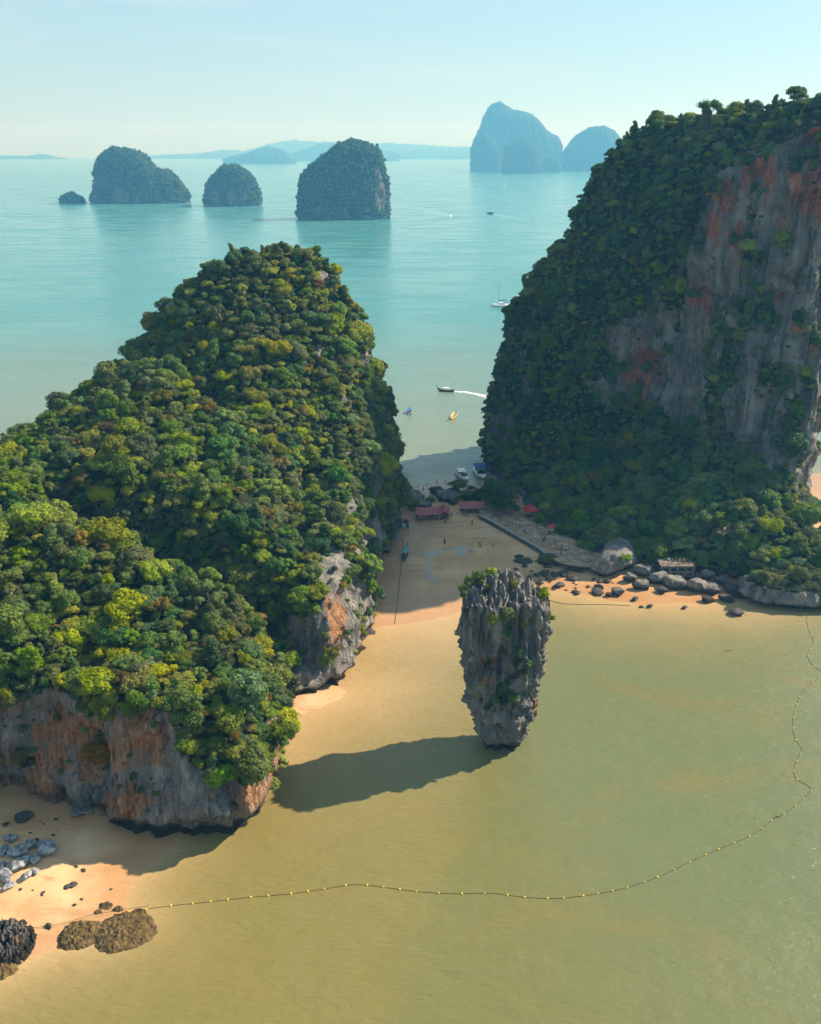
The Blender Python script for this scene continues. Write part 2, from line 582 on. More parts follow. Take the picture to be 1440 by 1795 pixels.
def right_h(x, y):
    n3 = fbm(np.stack([x / 11, y / 11, 0 * x + 3], 1), 3)
    d = signed_dist(x, y, RM_FOOT) + 2.2 * n3
    crest = np.maximum(RM_RBF(x, y), 8.0)
    w = 3.0 + 5.0 * smooth(60, 35, x)
    prof = np.clip(d / w, 0, 1) ** 0.5
    m = np.where(d > 0, crest * prof, -2.0)
    da = signed_dist(x, y, RA_FOOT) + 1.0 * n3
    a = np.maximum(RA_RBF(x, y), 2.0) * np.clip(da / 3.0, 0, 1) ** 0.6
    a = np.where(da > 0, a, -2.0)
    return np.maximum(m, a)

rv, rn, rf = carve("island_right", right_h, 18, 178, 205, 384, 1.2, 0.85)
rv = weather(rv, rn, rf, 1.9, 1.2, 40.0, 1.6)
# deep vertical fissures and hanging ribs of the sheer face
st_ = smooth(0.35, 0.8, 1 - np.abs(rn[:, 2])) * smooth(10, 30, rv[:, 2])
fis = ridged(np.stack([rv[:, 0] / 8.0 + 3, rv[:, 1] / 8.0, rv[:, 2] / 60], 1), 3) - 0.6
shelf = fbm(np.stack([rv[:, 0] / 16, rv[:, 1] / 16, rv[:, 2] / 9 + 12], 1), 3)
hn_ = rn * np.array([1, 1, 0.2])
rv += hn_ * (st_ * (fis * 5.0 + shelf * 3.0))[:, None]
# the far end of the cliff leans out over the sand beyond
rv[:, 0] += 4.0 * smooth(14, 46, rv[:, 2]) * smooth(86, 106, rv[:, 0])
rn = normals_of(rv, rf)
#==TERRAIN_MASKS==
def blobs(px, py, lst):
    m = np.zeros(len(px))
    for (cx, cy, rx, ry) in lst:
        q = ((px - cx) / rx) ** 2 + ((py - cy) / ry) ** 2
        m = np.maximum(m, np.exp(-q * 1.2))
    return m

def facing(v, n):
    d = v - np.array([0, 0, H])
    return -(d * n).sum(1) / np.linalg.norm(d, axis=1)

def left_masks(v, n):
    px, py, dep = project(v)
    nz = fbm(np.stack([v[:, 0] / 7, v[:, 1] / 7, v[:, 2] / 9], 1), 3)
    jx, jy = px + 22 * nz, py + 26 * gnoise(v / 5.0 + 9)
    fac = facing(v, n) > -0.35
    bare = np.zeros(len(v))
    near = [(-80, 1205), (60, 1225), (110, 1205), (170, 1235), (240, 1225), (300, 1240), (320, 1310), (352, 1350), (420, 1372), (465, 1330), (500, 1285), (540, 1290), (540, 1520), (-80, 1520)]
    bare = np.maximum(bare, in_poly(jx, jy, near) & (v[:, 1] < 170) & ((n[:, 2] < 0.82) | (v[:, 2] < 7)))
    spur = [(545, 930), (595, 960), (672, 1060), (668, 1130), (650, 1250), (505, 1250), (515, 1120), (560, 1050), (560, 1000)]
    bare = np.maximum(bare, in_poly(px + 8 * nz, py + 8 * nz, spur) & (v[:, 1] > 160) & (v[:, 1] < 215))
    bare = np.maximum(bare, blobs(px, py, [(565, 490, 22, 20), (600, 705, 16, 18), (648, 630, 8, 40), (208, 640, 22, 18), (5, 900, 30, 34), (500, 1085, 20, 24),
                                           (432, 1080, 14, 14), (660, 850, 12, 40), (560, 615, 14, 14), (300, 540, 14, 30), (420, 600, 12, 10), (622, 885, 16, 36), (640, 935, 30, 36), (612, 800, 12, 18), (652, 780, 12, 30), (585, 850, 12, 16), (668, 830, 10, 40), (655, 870, 14, 50), (250, 600, 12, 30), (340, 800, 9, 8), (640, 740, 8, 16)]) > 0.5)
    shore = [(640, 905), (690, 880), (715, 860), (716, 900), (700, 935), (655, 1015), (630, 990)]
    bare = np.maximum(bare, in_poly(jx, jy, shore) & (nz > -0.1))
    bare = bare * fac
    low = (v[:, 2] < 3.0) & (n[:, 2] < 0.8)
    bare = np.maximum(bare, low)
    bare = np.maximum(bare, (n[:, 2] < 0.12) & (nz > 0.05))
    bare = bare * (1 - ((blobs(px, py, [(45, 1335, 24, 14), (575, 1150, 16, 16)]) > 0.55) & (v[:, 1] < 185)))
    stain = blobs(px, py, [(120, 1290, 90, 60), (245, 1290, 50, 70), (60, 1380, 90, 40), (482, 1330, 22, 90), (150, 1330, 130, 50), (220, 1410, 60, 30), (440, 1380, 30, 50), (590, 1090, 20, 60),
                           (640, 1150, 12, 50), (20, 1200, 50, 60)]) * (v[:, 1] < 200)
    return 1 - bare, stain

def right_masks(v, n):
    px, py, dep = project(v)
    nz = fbm(np.stack([v[:, 0] / 10, v[:, 1] / 10, v[:, 2] / 14], 1), 3)
    n2 = fbm(np.stack([v[:, 0] / 4, v[:, 1] / 4, v[:, 2] / 7 + 30], 1), 3)
    jx, jy = px + 40 * nz, py + 40 * n2
    cliff = [(1228, 345), (1290, 270), (1350, 262), (1440, 195), (1640, 180), (1640, 905), (1420, 865), (1385, 840), (1300, 785), (1200, 745), (1150, 715), (1060, 700), (1030, 690),
             (1030, 640), (1050, 590), (1080, 560), (1150, 540), (1165, 470), (1205, 430)]
    bare = in_poly(jx, jy, cliff).astype(float)
    veg2 = blobs(px, py, [(1330, 540, 50, 60), (1270, 640, 50, 90), (1180, 480, 28, 60), (1350, 660, 50, 40), (1390, 740, 40, 60), (1430, 600, 30, 20), (1060, 640, 40, 50),
                          (1330, 450, 30, 25), (1250, 570, 24, 40), (1400, 560, 26, 30)])
    bare = bare * (veg2 * 0.8 + 0.9 * nz + 0.5 * n2 < 0.55)
    edge = [(840, 540), (905, 560), (940, 660), (930, 830), (840, 830)]
    bare = np.maximum(bare, in_poly(px, py, edge) & (nz + n2 > 0.1) & (n[:, 2] < 0.5))
    mid = [(930, 480), (1150, 420), (1150, 560), (1000, 620), (900, 560)]
    bare = np.maximum(bare, in_poly(px, py, mid) & (n2 > 0.42))
    bare = bare * (facing(v, n) > -0.4) * (n[:, 2] < 0.75)
    bare = np.maximum(bare, (v[:, 2] < 2.4))
    bare = np.maximum(bare, in_poly(px, py, [(1385, 770), (1440, 730), (1500, 730), (1500, 900), (1395, 850)]) & (n[:, 2] < 0.6))
    stain = blobs(px, py, [(1255, 400, 30, 40), (1270, 340, 26, 50), (1330, 300, 40, 60), (1290, 430, 18, 60), (1380, 420, 20, 50), (1318, 345, 12, 20), (1390, 310, 20, 30), (1425, 240, 25, 60), (1400, 570, 20, 20), (1225, 520, 30, 60), (1360, 520, 14, 14),
                           (1430, 340, 40, 70), (1150, 440, 16, 20), (1430, 600, 20, 30), (1190, 340, 12, 20), (1245, 330, 14, 22), (1120, 640, 40, 50)])
    return 1 - bare, stain

lveg, lstain = left_masks(lv, ln)
rveg, rstain = right_masks(rv, rn)

def island_object(name, v, f, veg, stain, mat, tide, label):
    me = mesh_np(name, v, f, mat, True)
    attr(me, "veg", veg)
    attr(me, "stain", stain)
    attr(me, "tide", tide)
    o = link(name, me)
    set_props(o, label, None, None, 'structure')
    return o

lpx, lpy, _ = project(lv)
ltide = np.where((lv[:, 1] < 200) , 1.0, 0.5) * np.where(lpx < 180, 0.35, 1.0)
island_object("island_hill", lv, lf, lveg, lstain, M['rock_left'], ltide, "jungle covered limestone hill rising left of the small beach")
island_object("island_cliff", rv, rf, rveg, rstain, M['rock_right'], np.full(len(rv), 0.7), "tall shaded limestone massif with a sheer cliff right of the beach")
# ------------------------------------------------------------------ beaches
BEACH = [(650, 1106), (700, 1094), (760, 1085), (815, 1072), (900, 1046), (960, 1034), (1010, 1040), (1060, 1051), (1120, 1057), (1200, 1059), (1290, 1054), (1345, 1050), (1440, 1046),
         (1540, 1046), (1700, 1020), (1800, 900), (1700, 830), (1420, 830), (1300, 940), (1150, 950), (1050, 920), (980, 890), (905, 850), (868, 840), (840, 856), (818, 857), (779, 849), (745, 853), (712, 860),
         (690, 880), (660, 940), (630, 1000), (625, 1090)]
COVE = [(-140, 1360), (0, 1380), (180, 1415), (290, 1450), (312, 1478), (262, 1520), (230, 1545), (214, 1580), (222, 1612), (180, 1637), (100, 1660), (45, 1684), (0, 1702), (-140, 1760)]
STRIP = [(485, 1296), (508, 1276), (530, 1256), (560, 1240), (592, 1226), (604, 1212), (580, 1200), (520, 1200), (475, 1260)]
BEACH_W = [tuple(G(*p)[:2]) for p in BEACH]
COVE_W = [tuple(G(*p)[:2]) for p in COVE]
STRIP_W = [tuple(G(*p)[:2]) for p in STRIP]

def beach_z(x, y, poly=None):
    x, y = np.atleast_1d(np.asarray(x, float)), np.atleast_1d(np.asarray(y, float))
    wob = 1.3 * fbm(np.stack([x / 12, y / 12, 0 * x], 1), 3) + 0.45 * fbm(np.stack([x / 3, y / 3, 0 * x + 4], 1), 3)
    out = np.full(len(x), -0.5)
    for pl, slope, cap in ((BEACH_W, 0.035, 1.7), (COVE_W, 0.07, 1.5), (STRIP_W, 0.08, 0.5)):
        if poly is not None and pl is not poly: continue
        d = signed_dist(x, y, pl) + wob
        out = np.maximum(out, np.clip(d * slope, -0.5, cap))
    return out + 0.05 * fbm(np.stack([x / 3.5, y / 3.5, 0 * x + 8], 1), 3)

def sand_material():
    t = NT("sand")
    pos = t.geo()
    n1 = t.noise(pos, 0.10, 5, 0.6)
    n2 = t.noise(pos, 1.3, 5, 0.7)
    band = t.noise(t.mapping(pos, (0.05, 0.30, 1.0), (0, 0, 0.25)), 1.0, 4, 0.6, 0.6)
    dry = t.ramp(n1, [(0.3, (0.50, 0.280, 0.125)), (0.5, (0.60, 0.370, 0.185)), (0.7, (0.65, 0.445, 0.260))])
    dry = t.mix(t.math('MULTIPLY', t.sm(band, 0.55, 0.7), 0.55), dry, (0.30, 0.155, 0.07))
    dry = t.mix(t.math('MULTIPLY', t.sm(n2, 0.56, 0.76), 0.55), dry, (0.25, 0.16, 0.09))
    wrack = t.noise(t.mapping(pos, (0.5, 1.1, 1.0), (0, 0, 0.6)), 1.0, 6, 0.75, 1.2)
    dry = t.mix(t.math('MULTIPLY', t.sm(wrack, 0.60, 0.70), 0.6), dry, (0.14, 0.095, 0.06))
    z = t.n("SeparateXYZ")
    t.l(pos, z.inputs[0])
    zz = t.math('ADD', z.outputs[2], t.math('MULTIPLY', t.math('SUBTRACT', n1, 0.5), 0.9))
    wet = t.math('SUBTRACT', 1.0, t.sm(zz, t.m and 0.12, 0.85))
    wet = t.math('MULTIPLY', wet, t.attr("damp"))
    c = t.mix(t.math('MULTIPLY', wet, 0.8), dry, (0.37, 0.195, 0.085))
    rough = t.math('SUBTRACT', 0.95, t.math('MULTIPLY', wet, 0.65))
    nb = t.bump(t.math('ADD', n2, t.math('MULTIPLY', band, 0.8)), 0.35, 0.25)
    return t.done(t.bsdf(c, rough, nb, 0.35))
M['sand'] = sand_material()

def make_beach(name, poly, step, label, damp):
    a = np.array(poly)
    x0, y0 = a.min(0) - 4
    x1, y1 = a.max(0) + 4
    xs, ys = np.arange(x0, x1, step), np.arange(y0, y1, step)
    X, Y = np.meshgrid(xs, ys)
    Z = beach_z(X.ravel(), Y.ravel(), poly)
    v = np.stack([X.ravel(), Y.ravel(), Z], 1)
    f = grid_faces(len(xs), len(ys))
    f = f[(Z[f] > -0.45).any(1)]
    used = np.unique(f)
    rm = np.full(len(v), -1)
    rm[used] = np.arange(len(used))
    me = mesh_np(name, v[used], rm[f], M['sand'], True)
    attr(me, "damp", np.full(len(used), damp))
    return set_props(link(name, me), label, None, None, 'structure')
make_beach("beach", BEACH_W, 0.8, "tan sand beach lying across the isthmus between two islands", 1.0)
make_beach("beach", COVE_W, 0.4, "small orange sand cove under the near cliff", 0.9)
make_beach("beach", STRIP_W, 0.4, "narrow strip of sand at the foot of the grey buttress", 0.4)

# ------------------------------------------------------------------ sea
def sea_material():
    t = NT("sea_water")
    pos = t.geo()
    sx = t.n("SeparateXYZ")
    t.l(pos, sx.inputs[0])
    x, y = sx.outputs[0], sx.outputs[1]
    big = t.noise(t.mapping(pos, (0.012, 0.008, 1.0), (0, 0, 0.4)), 1.0, 4, 0.55, 0.8)
    mid = t.noise(t.mapping(pos, (0.03, 0.05, 1.0), (0, 0, -0.5)), 1.0, 4, 0.6, 1.0)
    # silty bay, clearer water outside; bay greener right of a soft diagonal line
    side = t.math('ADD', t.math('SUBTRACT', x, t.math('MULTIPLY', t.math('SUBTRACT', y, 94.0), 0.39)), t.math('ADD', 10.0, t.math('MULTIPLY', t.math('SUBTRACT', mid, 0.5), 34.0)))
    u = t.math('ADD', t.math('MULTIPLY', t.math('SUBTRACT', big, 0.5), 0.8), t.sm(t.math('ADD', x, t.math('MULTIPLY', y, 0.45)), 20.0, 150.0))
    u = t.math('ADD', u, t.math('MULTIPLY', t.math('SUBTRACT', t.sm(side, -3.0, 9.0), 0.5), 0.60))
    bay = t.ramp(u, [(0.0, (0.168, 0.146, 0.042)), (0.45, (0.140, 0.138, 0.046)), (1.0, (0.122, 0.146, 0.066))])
    bay = t.mix(t.math('MULTIPLY', t.sm(mid, 0.52, 0.70), 0.28), bay, (0.215, 0.145, 0.042))
    swirl = t.noise(t.mapping(pos, (0.10, 0.055, 1.0), (0, 0, 0.7)), 1.0, 5, 0.65, 1.6)
    bay = t.mix(t.math('MULTIPLY', t.sm(swirl, 0.46, 0.66), 0.22), bay, (0.17, 0.155, 0.06))
    silk = t.noise(t.mapping(pos, (0.75, 0.10, 1.0), (0, 0, -0.45)), 1.0, 5, 0.7, 0.5)
    bay = t.mix(t.math('MULTIPLY', t.sm(silk, 0.45, 0.75), 0.16), bay, (0.20, 0.20, 0.095))
    chan = t.ramp(mid, [(0.3, (0.135, 0.190, 0.140)), (0.7, (0.165, 0.205, 0.145))])
    far = t.ramp(big, [(0.3, (0.045, 0.190, 0.185)), (0.5, (0.058, 0.212, 0.202)), (0.7, (0.080, 0.232, 0.212))])
    yn = t.math('ADD', y, t.math('MULTIPLY', t.math('SUBTRACT', big, 0.5), 160.0))
    c = t.mix(t.sm(yn, 265.0, 345.0), bay, chan)
    c = t.mix(t.sm(yn, 360.0, 720.0), c, far)
    c = t.mix(t.math('MULTIPLY', t.attr("shallow"), 1.0), c, (0.44, 0.295, 0.140))
    w1 = t.noise(t.mapping(pos, (0.55, 1.5, 1.0), (0, 0, 0.35)), 1.0, 4, 0.6, 0.4)
    w2 = t.noise(t.mapping(pos, (0.16, 0.34, 1.0), (0, 0, -0.25)), 1.0, 3, 0.5, 0.2)
    w3 = t.noise(t.mapping(pos, (0.012, 0.045, 1.0), (0, 0, 0.1)), 1.0, 4, 0.6, 0.5)
    nearw = t.math('SUBTRACT', 1.0, t.sm(y, 250.0, 1500.0))
    hgt = t.math('ADD', t.math('MULTIPLY', w1, t.math('MULTIPLY', nearw, 0.19)), t.math('MULTIPLY', w2, t.math('ADD', 0.10, t.math('MULTIPLY', nearw, 0.22))))
    nb = t.bump(hgt, 1.0, 1.0)
    rough = t.math('ADD', 0.16, t.math('MULTIPLY', t.sm(w3, 0.4, 0.65), 0.14))
    return t.done(t.bsdf(c, rough, nb, 0.5, 0.0, 1.33))
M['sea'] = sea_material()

def build_sea():
    def axis(lo, hi, step, far_lo, far_hi):
        core = list(np.arange(lo, hi + 0.1, step))
        s, a = step, core[-1]
        while a < far_hi:
            s *= 1.3
            a += s
            core.append(min(a, far_hi))
        s, a = step, core[0]
        pre = []
        while a > far_lo:
            s *= 1.3
            a -= s
            pre.append(max(a, far_lo))
        return np.array(pre[::-1] + core)
    xs = axis(-110, 170, 1.6, -14000, 14000)
    ys = axis(80, 345, 1.6, -900, 14000)
    X, Y = np.meshgrid(xs, ys)
    v = np.stack([X.ravel(), Y.ravel(), np.zeros(X.size)], 1)
    near = (np.abs(v[:, 0] - 30) < 260) & (v[:, 1] < 480) & (v[:, 1] > -10)
    sh = np.zeros(len(v))
    q = v[near]
    wob = 5 * fbm(np.stack([q[:, 0] / 20, q[:, 1] / 20, 0 * q[:, 0]], 1), 3)
    d = np.full(len(q), 1e9)
    for pl, reach in ((BEACH_W, 0.75), (COVE_W, 1.7), (STRIP_W, 0.8)):
        d = np.minimum(d, np.maximum(-signed_dist(q[:, 0], q[:, 1], pl), 0) * reach)
    bay = smooth(330, 300, q[:, 1])
    sh[near] = np.exp(-np.maximum(d + wob * smooth(0, 10, d), 0) / (9.0 + 9.0 * smooth(25, 5, q[:, 0]) * smooth(150, 190, q[:, 1]))) * (0.25 + 0.75 * bay)
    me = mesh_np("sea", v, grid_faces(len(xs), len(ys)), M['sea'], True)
    attr(me, "shallow", sh)
    return set_props(link("sea", me), "silty green bay water turning turquoise towards the horizon", None, None, 'structure')
build_sea()

# ------------------------------------------------------------------ rock stack in the bay
def outline(rows, py):
    a = np.array(rows, float)
    return np.interp(py, a[:, 0], a[:, 1]), np.interp(py, a[:, 0], a[:, 2])

STACK_ROWS = [(1005, 822, 950), (1030, 817, 958), (1060, 810, 966), (1085, 808, 966), (1105, 806, 960), (1130, 806, 955), (1160, 810, 953), (1190, 813, 953), (1215, 815, 950),
              (1236, 817, 946), (1243, 820, 945), (1250, 829, 943), (1262, 832, 940), (1280, 838, 922), (1300, 843, 912), (1313, 840, 908), (1340, 842, 902)]
STACK_Y = 158.0
def build_stack():
    nu, nz = 460, 250
    zt = P(880, 1062, STACK_Y).z
    zs = np.linspace(-1.2, zt, nz)
    th = np.linspace(0, 2 * np.pi, nu, endpoint=False)
    pys = np.array([897.5 - FPX * ((z - H) * CP + STACK_Y * SP) / (STACK_Y * CP - (z - H) * SP) for z in zs])
    l, r = outline(STACK_ROWS, pys)
    dep = STACK_Y * CP - (zs - H) * SP
    xl, xr = (l - 720) * dep / FPX, (r - 720) * dep / FPX
    cx, rx = (xl + xr) / 2, (xr - xl) / 2
    ry = rx * 0.80
    ct, st = np.cos(th), np.sin(th)
    k = (np.abs(ct) ** 2.6 + np.abs(st) ** 2.6) ** (-1 / 2.6)          # a squarish plan
    CY = STACK_Y + 0.4
    rows = [np.stack([cx[j] + rx[j] * k * ct, CY + ry[j] * k * st, np.full(nu, zs[j])], 1) for j in range(nz)]
    nr = 80                                                             # roof: rings closing inwards
    for j in range(1, nr + 1):
        s = 1 - j / nr
        rows.append(np.stack([cx[-1] + rx[-1] * k * ct * s, CY + ry[-1] * k * st * s, np.full(nu, zt)], 1))
    v = np.concatenate(rows)
    f = grid_faces(nu, nz + nr, True)
    n = normals_of(v, f)
    top = np.zeros(len(v))
    top[nz * nu:] = 1
    z = v[:, 2].copy()
    px, py, _ = project(v)
    hi = smooth(8, 24, z)
    # deep clefts run down from the crown, narrower flutes between them
    cleft = ridged(np.stack([v[:, 0] / 3.4 + 2, v[:, 1] / 3.4, z / 30], 1), 2) - 0.62
    fl = ridged(np.stack([v[:, 0] / 1.5, v[:, 1] / 1.5, z / 12 + 0.25 * gnoise(v / 6)], 1), 4) - 0.6
    fl2 = ridged(np.stack([v[:, 0] / 0.6, v[:, 1] / 0.6, z / 4], 1), 3) - 0.6
    bl = fbm(np.stack([v[:, 0] / 5, v[:, 1] / 5, z / 6 + 4], 1), 4)
    led = fbm(np.stack([v[:, 0] / 4, v[:, 1] / 4, z / 1.6], 1), 3)
    lump = fbm(v / 2.2 + 9, 4)
    d = bl * 1.9 + cleft * (1.0 + 2.6 * hi) + fl * (0.4 + 0.75 * hi) + fl2 * (0.10 + 0.18 * hi) + led * 1.0 * (1 - 0.6 * hi) + lump * 1.6 * (1 - 0.45 * hi) + 0.9 * (ridged(v / 3.4 + 31, 2) - 0.6)
    front = (n[:, 1] < 0.1) * 1.0
    d -= front * 2.0 * blobs(px, py, [(848, 1180, 20, 8), (872, 1176, 14, 7)])
    d += front * 1.1 * blobs(px, py, [(842, 1156, 26, 8), (848, 1206, 26, 9), (920, 1200, 20, 16)])
    d += front * 1.2 * blobs(px, py, [(900, 1275, 24, 10), (865, 1285, 14, 12)])
    d -= 0.8 * np.exp(-((z - 0.9) / 1.0) ** 2)
    d = d - 0.95 * smooth(0.5, 6.0, z)
    hn = n.copy()
    hn[:, 2] *= 0.3
    v = v + hn * (d * (1 - top))[:, None]
    # the crown: blades standing on edge, highest at the back and middle
    rim = smooth(zt - 6.0, zt, z)
    ex, ey = (v[:, 0] - cx[-1]) / rx[-1], (v[:, 1] - CY) / ry[-1]
    blade = ridged(np.stack([v[:, 0] / 2.3 + 5, v[:, 1] / 4.2, 0 * z + 2], 1), 3) - 0.52
    small = ridged(np.stack([v[:, 0] / 0.9, v[:, 1] / 1.6, 0 * z + 6], 1), 3) - 0.6
    dz = 2.6 * (1 - np.clip(ex * ex, 0, 1)) * (0.6 + 0.7 * smooth(-1.0, 0.3, ey)) + blade * 4.6 + small * 0.6 + 1.2 * fbm(np.stack([v[:, 0] / 3.0, v[:, 1] / 3.0, 0 * z + 4], 1), 3)
    v[:, 2] += dz * rim
    me = mesh_np("rock_stack", v, f, M['rock_stack'], True)
    fb = fbm(v / 2.5 + 5, 4)
    veg = 0.55 * blobs(px, py, [(885, 1215, 40, 36), (918, 1165, 26, 50), (855, 1240, 26, 22), (895, 1110, 22, 26)]) * front + 0.9 * fb - 0.02
    attr(me, "veg", np.clip(veg, 0, 0.6) * (z > 5) * (1 - rim))
    stn = blobs(px, py, [(838, 1170, 12, 16), (872, 1170, 20, 16), (905, 1170, 14, 16), (915, 1285, 10, 24), (945, 1225, 8, 60), (865, 1300, 34, 18), (850, 1200, 24, 10)])
    attr(me, "stain", np.clip(stn * 0.8, 0, 1))
    attr(me, "tide", np.ones(len(v)))
    o = link("rock_stack", me)
    set_props(o, "tall grey limestone pillar standing top heavy in the green bay", "rock pillar")
    return v, f
STACK_V, STACK_F = build_stack()

# ------------------------------------------------------------------ far islands
def far_island(name, sil, base_py, label, depth_k=0.55, res=90, rough=1.0, dist=None, seed=0.0, cliffs=(), kind='structure'):
    g = G(720, base_py)
    Y0 = dist or g.y
    pts = [P(px, min(py, base_py), Y0) for px, py in sil]
    X = np.array([p.x for p in pts])
    Z = np.maximum(np.array([p.z for p in pts]), 0.0)
    W = X[-1] - X[0]
    nx, ny = res, int(res * 0.6)
    xs = np.linspace(X[0], X[-1], nx)
    crest = np.interp(xs, X, Z)
    ker = np.exp(-np.linspace(-2, 2, 7) ** 2)
    crest2 = np.convolve(np.pad(crest, 3, mode='edge'), ker / ker.sum(), mode='valid')
    crest = crest * 0.6 + crest2 * 0.4
    D = W * depth_k * 0.5
    u = np.linspace(-1, 1, ny)
    # finer columns on the faces
    uu = np.sign(u) * (1 - (1 - np.abs(u)) ** 1.7)
    XX, UU = np.meshgrid(xs, uu)
    half = np.sin(np.pi * (np.clip((XX - X[0]) / W, 0, 1))) ** 0.45 * D + D * 0.05
    YY = Y0 + D + UU * half
    hh = np.tile(crest, (ny, 1)) * np.clip(1 - np.abs(UU) ** 4.5, 0, 1) ** 0.55
    v = np.stack([XX.ravel(), YY.ravel(), hh.ravel() - 1.0], 1)
    f = grid_faces(nx, ny)
    n = normals_of(v, f)
    s = W / 28.0
    q = v / s + seed
    d = (fbm(q * np.array([1, 1, 0.6]), 4) * 1.5 + (ridged(q * np.array([1.2, 1.2, 0.35]), 4) - 0.6) * 1.6) * s * 0.75 * rough
    d *= smooth(0.0, s * 1.5, v[:, 2] + 1.0)
    v = v + n * d[:, None]
    v[:, 2] = np.maximum(v[:, 2], -1.0)
    n = normals_of(v, f)
    px, py, _ = project(v)
    fb = fbm(v / (s * 1.1) + 3, 3)
    veg = np.ones(len(v))
    st = np.zeros(len(v))
    if cliffs:
        bb = blobs(px + 5 * fb, py + 6 * fb, cliffs)
        veg = 1 - (bb > 0.5) * 1.0
        st = bb * 0.75
    veg = np.where((v[:, 2] < 3.0 + 3 * fb) & (v[:, 2] > -1), 0.0, veg)
    me = mesh_np(name, v, f, M['rock_far'], True)
    attr(me, "veg", veg)
    attr(me, "stain", st)
    attr(me, "tide", np.ones(len(v)) * 0.8)
    o = link(name, me)
    set_props(o, label, None, None, kind)
    return v, n, f, veg

FAR = []
FAR.append(far_island("island", [(147, 357), (150, 345), (155, 318), (160, 286), (170, 268), (190, 261), (215, 265), (237, 271), (250, 289), (262, 299), (285, 302), (305, 322), (320, 341), (323, 352)], 357,
                      "dark wooded island with a high left hump and long sloping right end", 0.5, 130, 1.0, None, 1.0, [(212, 343, 20, 18), (278, 346, 10, 9), (165, 330, 6, 24), (240, 350, 9, 7)]))
FAR.append(far_island("island", [(99, 357), (103, 346), (118, 339), (135, 346), (146, 356)], 357, "tiny low wooded islet beside the high humped island", 0.7, 50, 1.0, None, 2.0))
FAR.append(far_island("island", [(351, 362), (353, 340), (360, 320), (372, 305), (387, 292), (405, 290), (425, 300), (440, 318), (451, 340), (453, 358)], 362,
                      "small round wooded island with pale cliffs at its foot", 0.7, 100, 1.0, None, 3.0, [(376, 346, 12, 16), (406, 345, 11, 17), (428, 344, 8, 11)]))
FAR.append(far_island("island", [(517, 386), (519, 340), (524, 312), (535, 298), (560, 278), (578, 264), (590, 253), (615, 247), (640, 252), (660, 262), (670, 285), (673, 303), (681, 320), (682, 378)], 386,
                      "tall blocky wooded island with a pale cliff down its right side", 0.6, 140, 1.0, None, 4.0, [(668, 342, 14, 42), (664, 308, 8, 14), (600, 374, 14, 8), (560, 372, 8, 8)]))
FAR.append(far_island("island", [(828, 300), (830, 256), (845, 226), (855, 198), (866, 181), (880, 177), (905, 192), (925, 195), (945, 205), (965, 230), (985, 240), (996, 262), (992, 300)], 297,
                      "highest blue peak of the hazy island group on the right", 0.6, 110, 0.8, 5600.0, 5.0))
FAR.append(far_island("island", [(828, 300), (829, 258), (838, 236), (850, 231), (865, 240), (880, 262), (884, 300)], 300, "steep blue knob at the left foot of the hazy peak", 0.8, 60, 0.9, 5150.0, 6.0))
FAR.append(far_island("island", [(882, 304), (888, 262), (900, 248), (920, 243), (940, 250), (952, 268), (956, 304)], 304, "rounded blue bluff standing in front of the hazy peak", 0.8, 70, 0.9, 4800.0, 7.0))
FAR.append(far_island("island", [(950, 300), (955, 282), (968, 274), (982, 282), (990, 300)], 300, "low blue knoll in the gap beside the rounded bluff", 0.8, 50, 0.9, 5100.0, 8.0))
FAR.append(far_island("island", [(985, 301), (990, 272), (1020, 236), (1045, 222), (1066, 220), (1085, 229), (1105, 255), (1115, 300)], 299, "broad blue hill half hidden behind the shaded cliff", 0.7, 90, 0.8, 5300.0, 9.0))
FAR.append(far_island("hills", [(385, 282), (400, 275), (430, 268), (450, 261), (468, 257), (490, 262), (516, 279)], 280, "low blue island on the horizon between the round and blocky islands", 0.5, 70, 0.6, 8200.0, 10.0))
for k, (sil, Y, lab) in enumerate([
    ([(-60, 275), (0, 273), (40, 274), (62, 270), (90, 276), (105, 277)], 12300.0, "faint low hills along the horizon at the far left"),
    ([(190, 278), (240, 273), (340, 269), (385, 264), (420, 266), (455, 256), (500, 270), (540, 268)], 13000.0, "faint hills along the horizon behind the humped island"),
    ([(480, 276), (520, 266), (555, 252), (590, 250), (615, 256), (660, 262), (700, 270)], 10200.0, "pale blue hills rising behind the blocky island"),
    ([(410, 276), (460, 255), (500, 247), (560, 250), (640, 252), (700, 253), (780, 258), (828, 258), (850, 268)], 13500.0, "palest long ridge on the horizon"),
    ([(660, 275), (690, 268), (730, 262), (790, 262), (835, 264), (880, 274)], 12600.0, "pale low ridge reaching to the hazy peak")]):
    far_island("hills", sil, 276, lab, 0.4, 60, 0.4, Y, 11.0 + k)
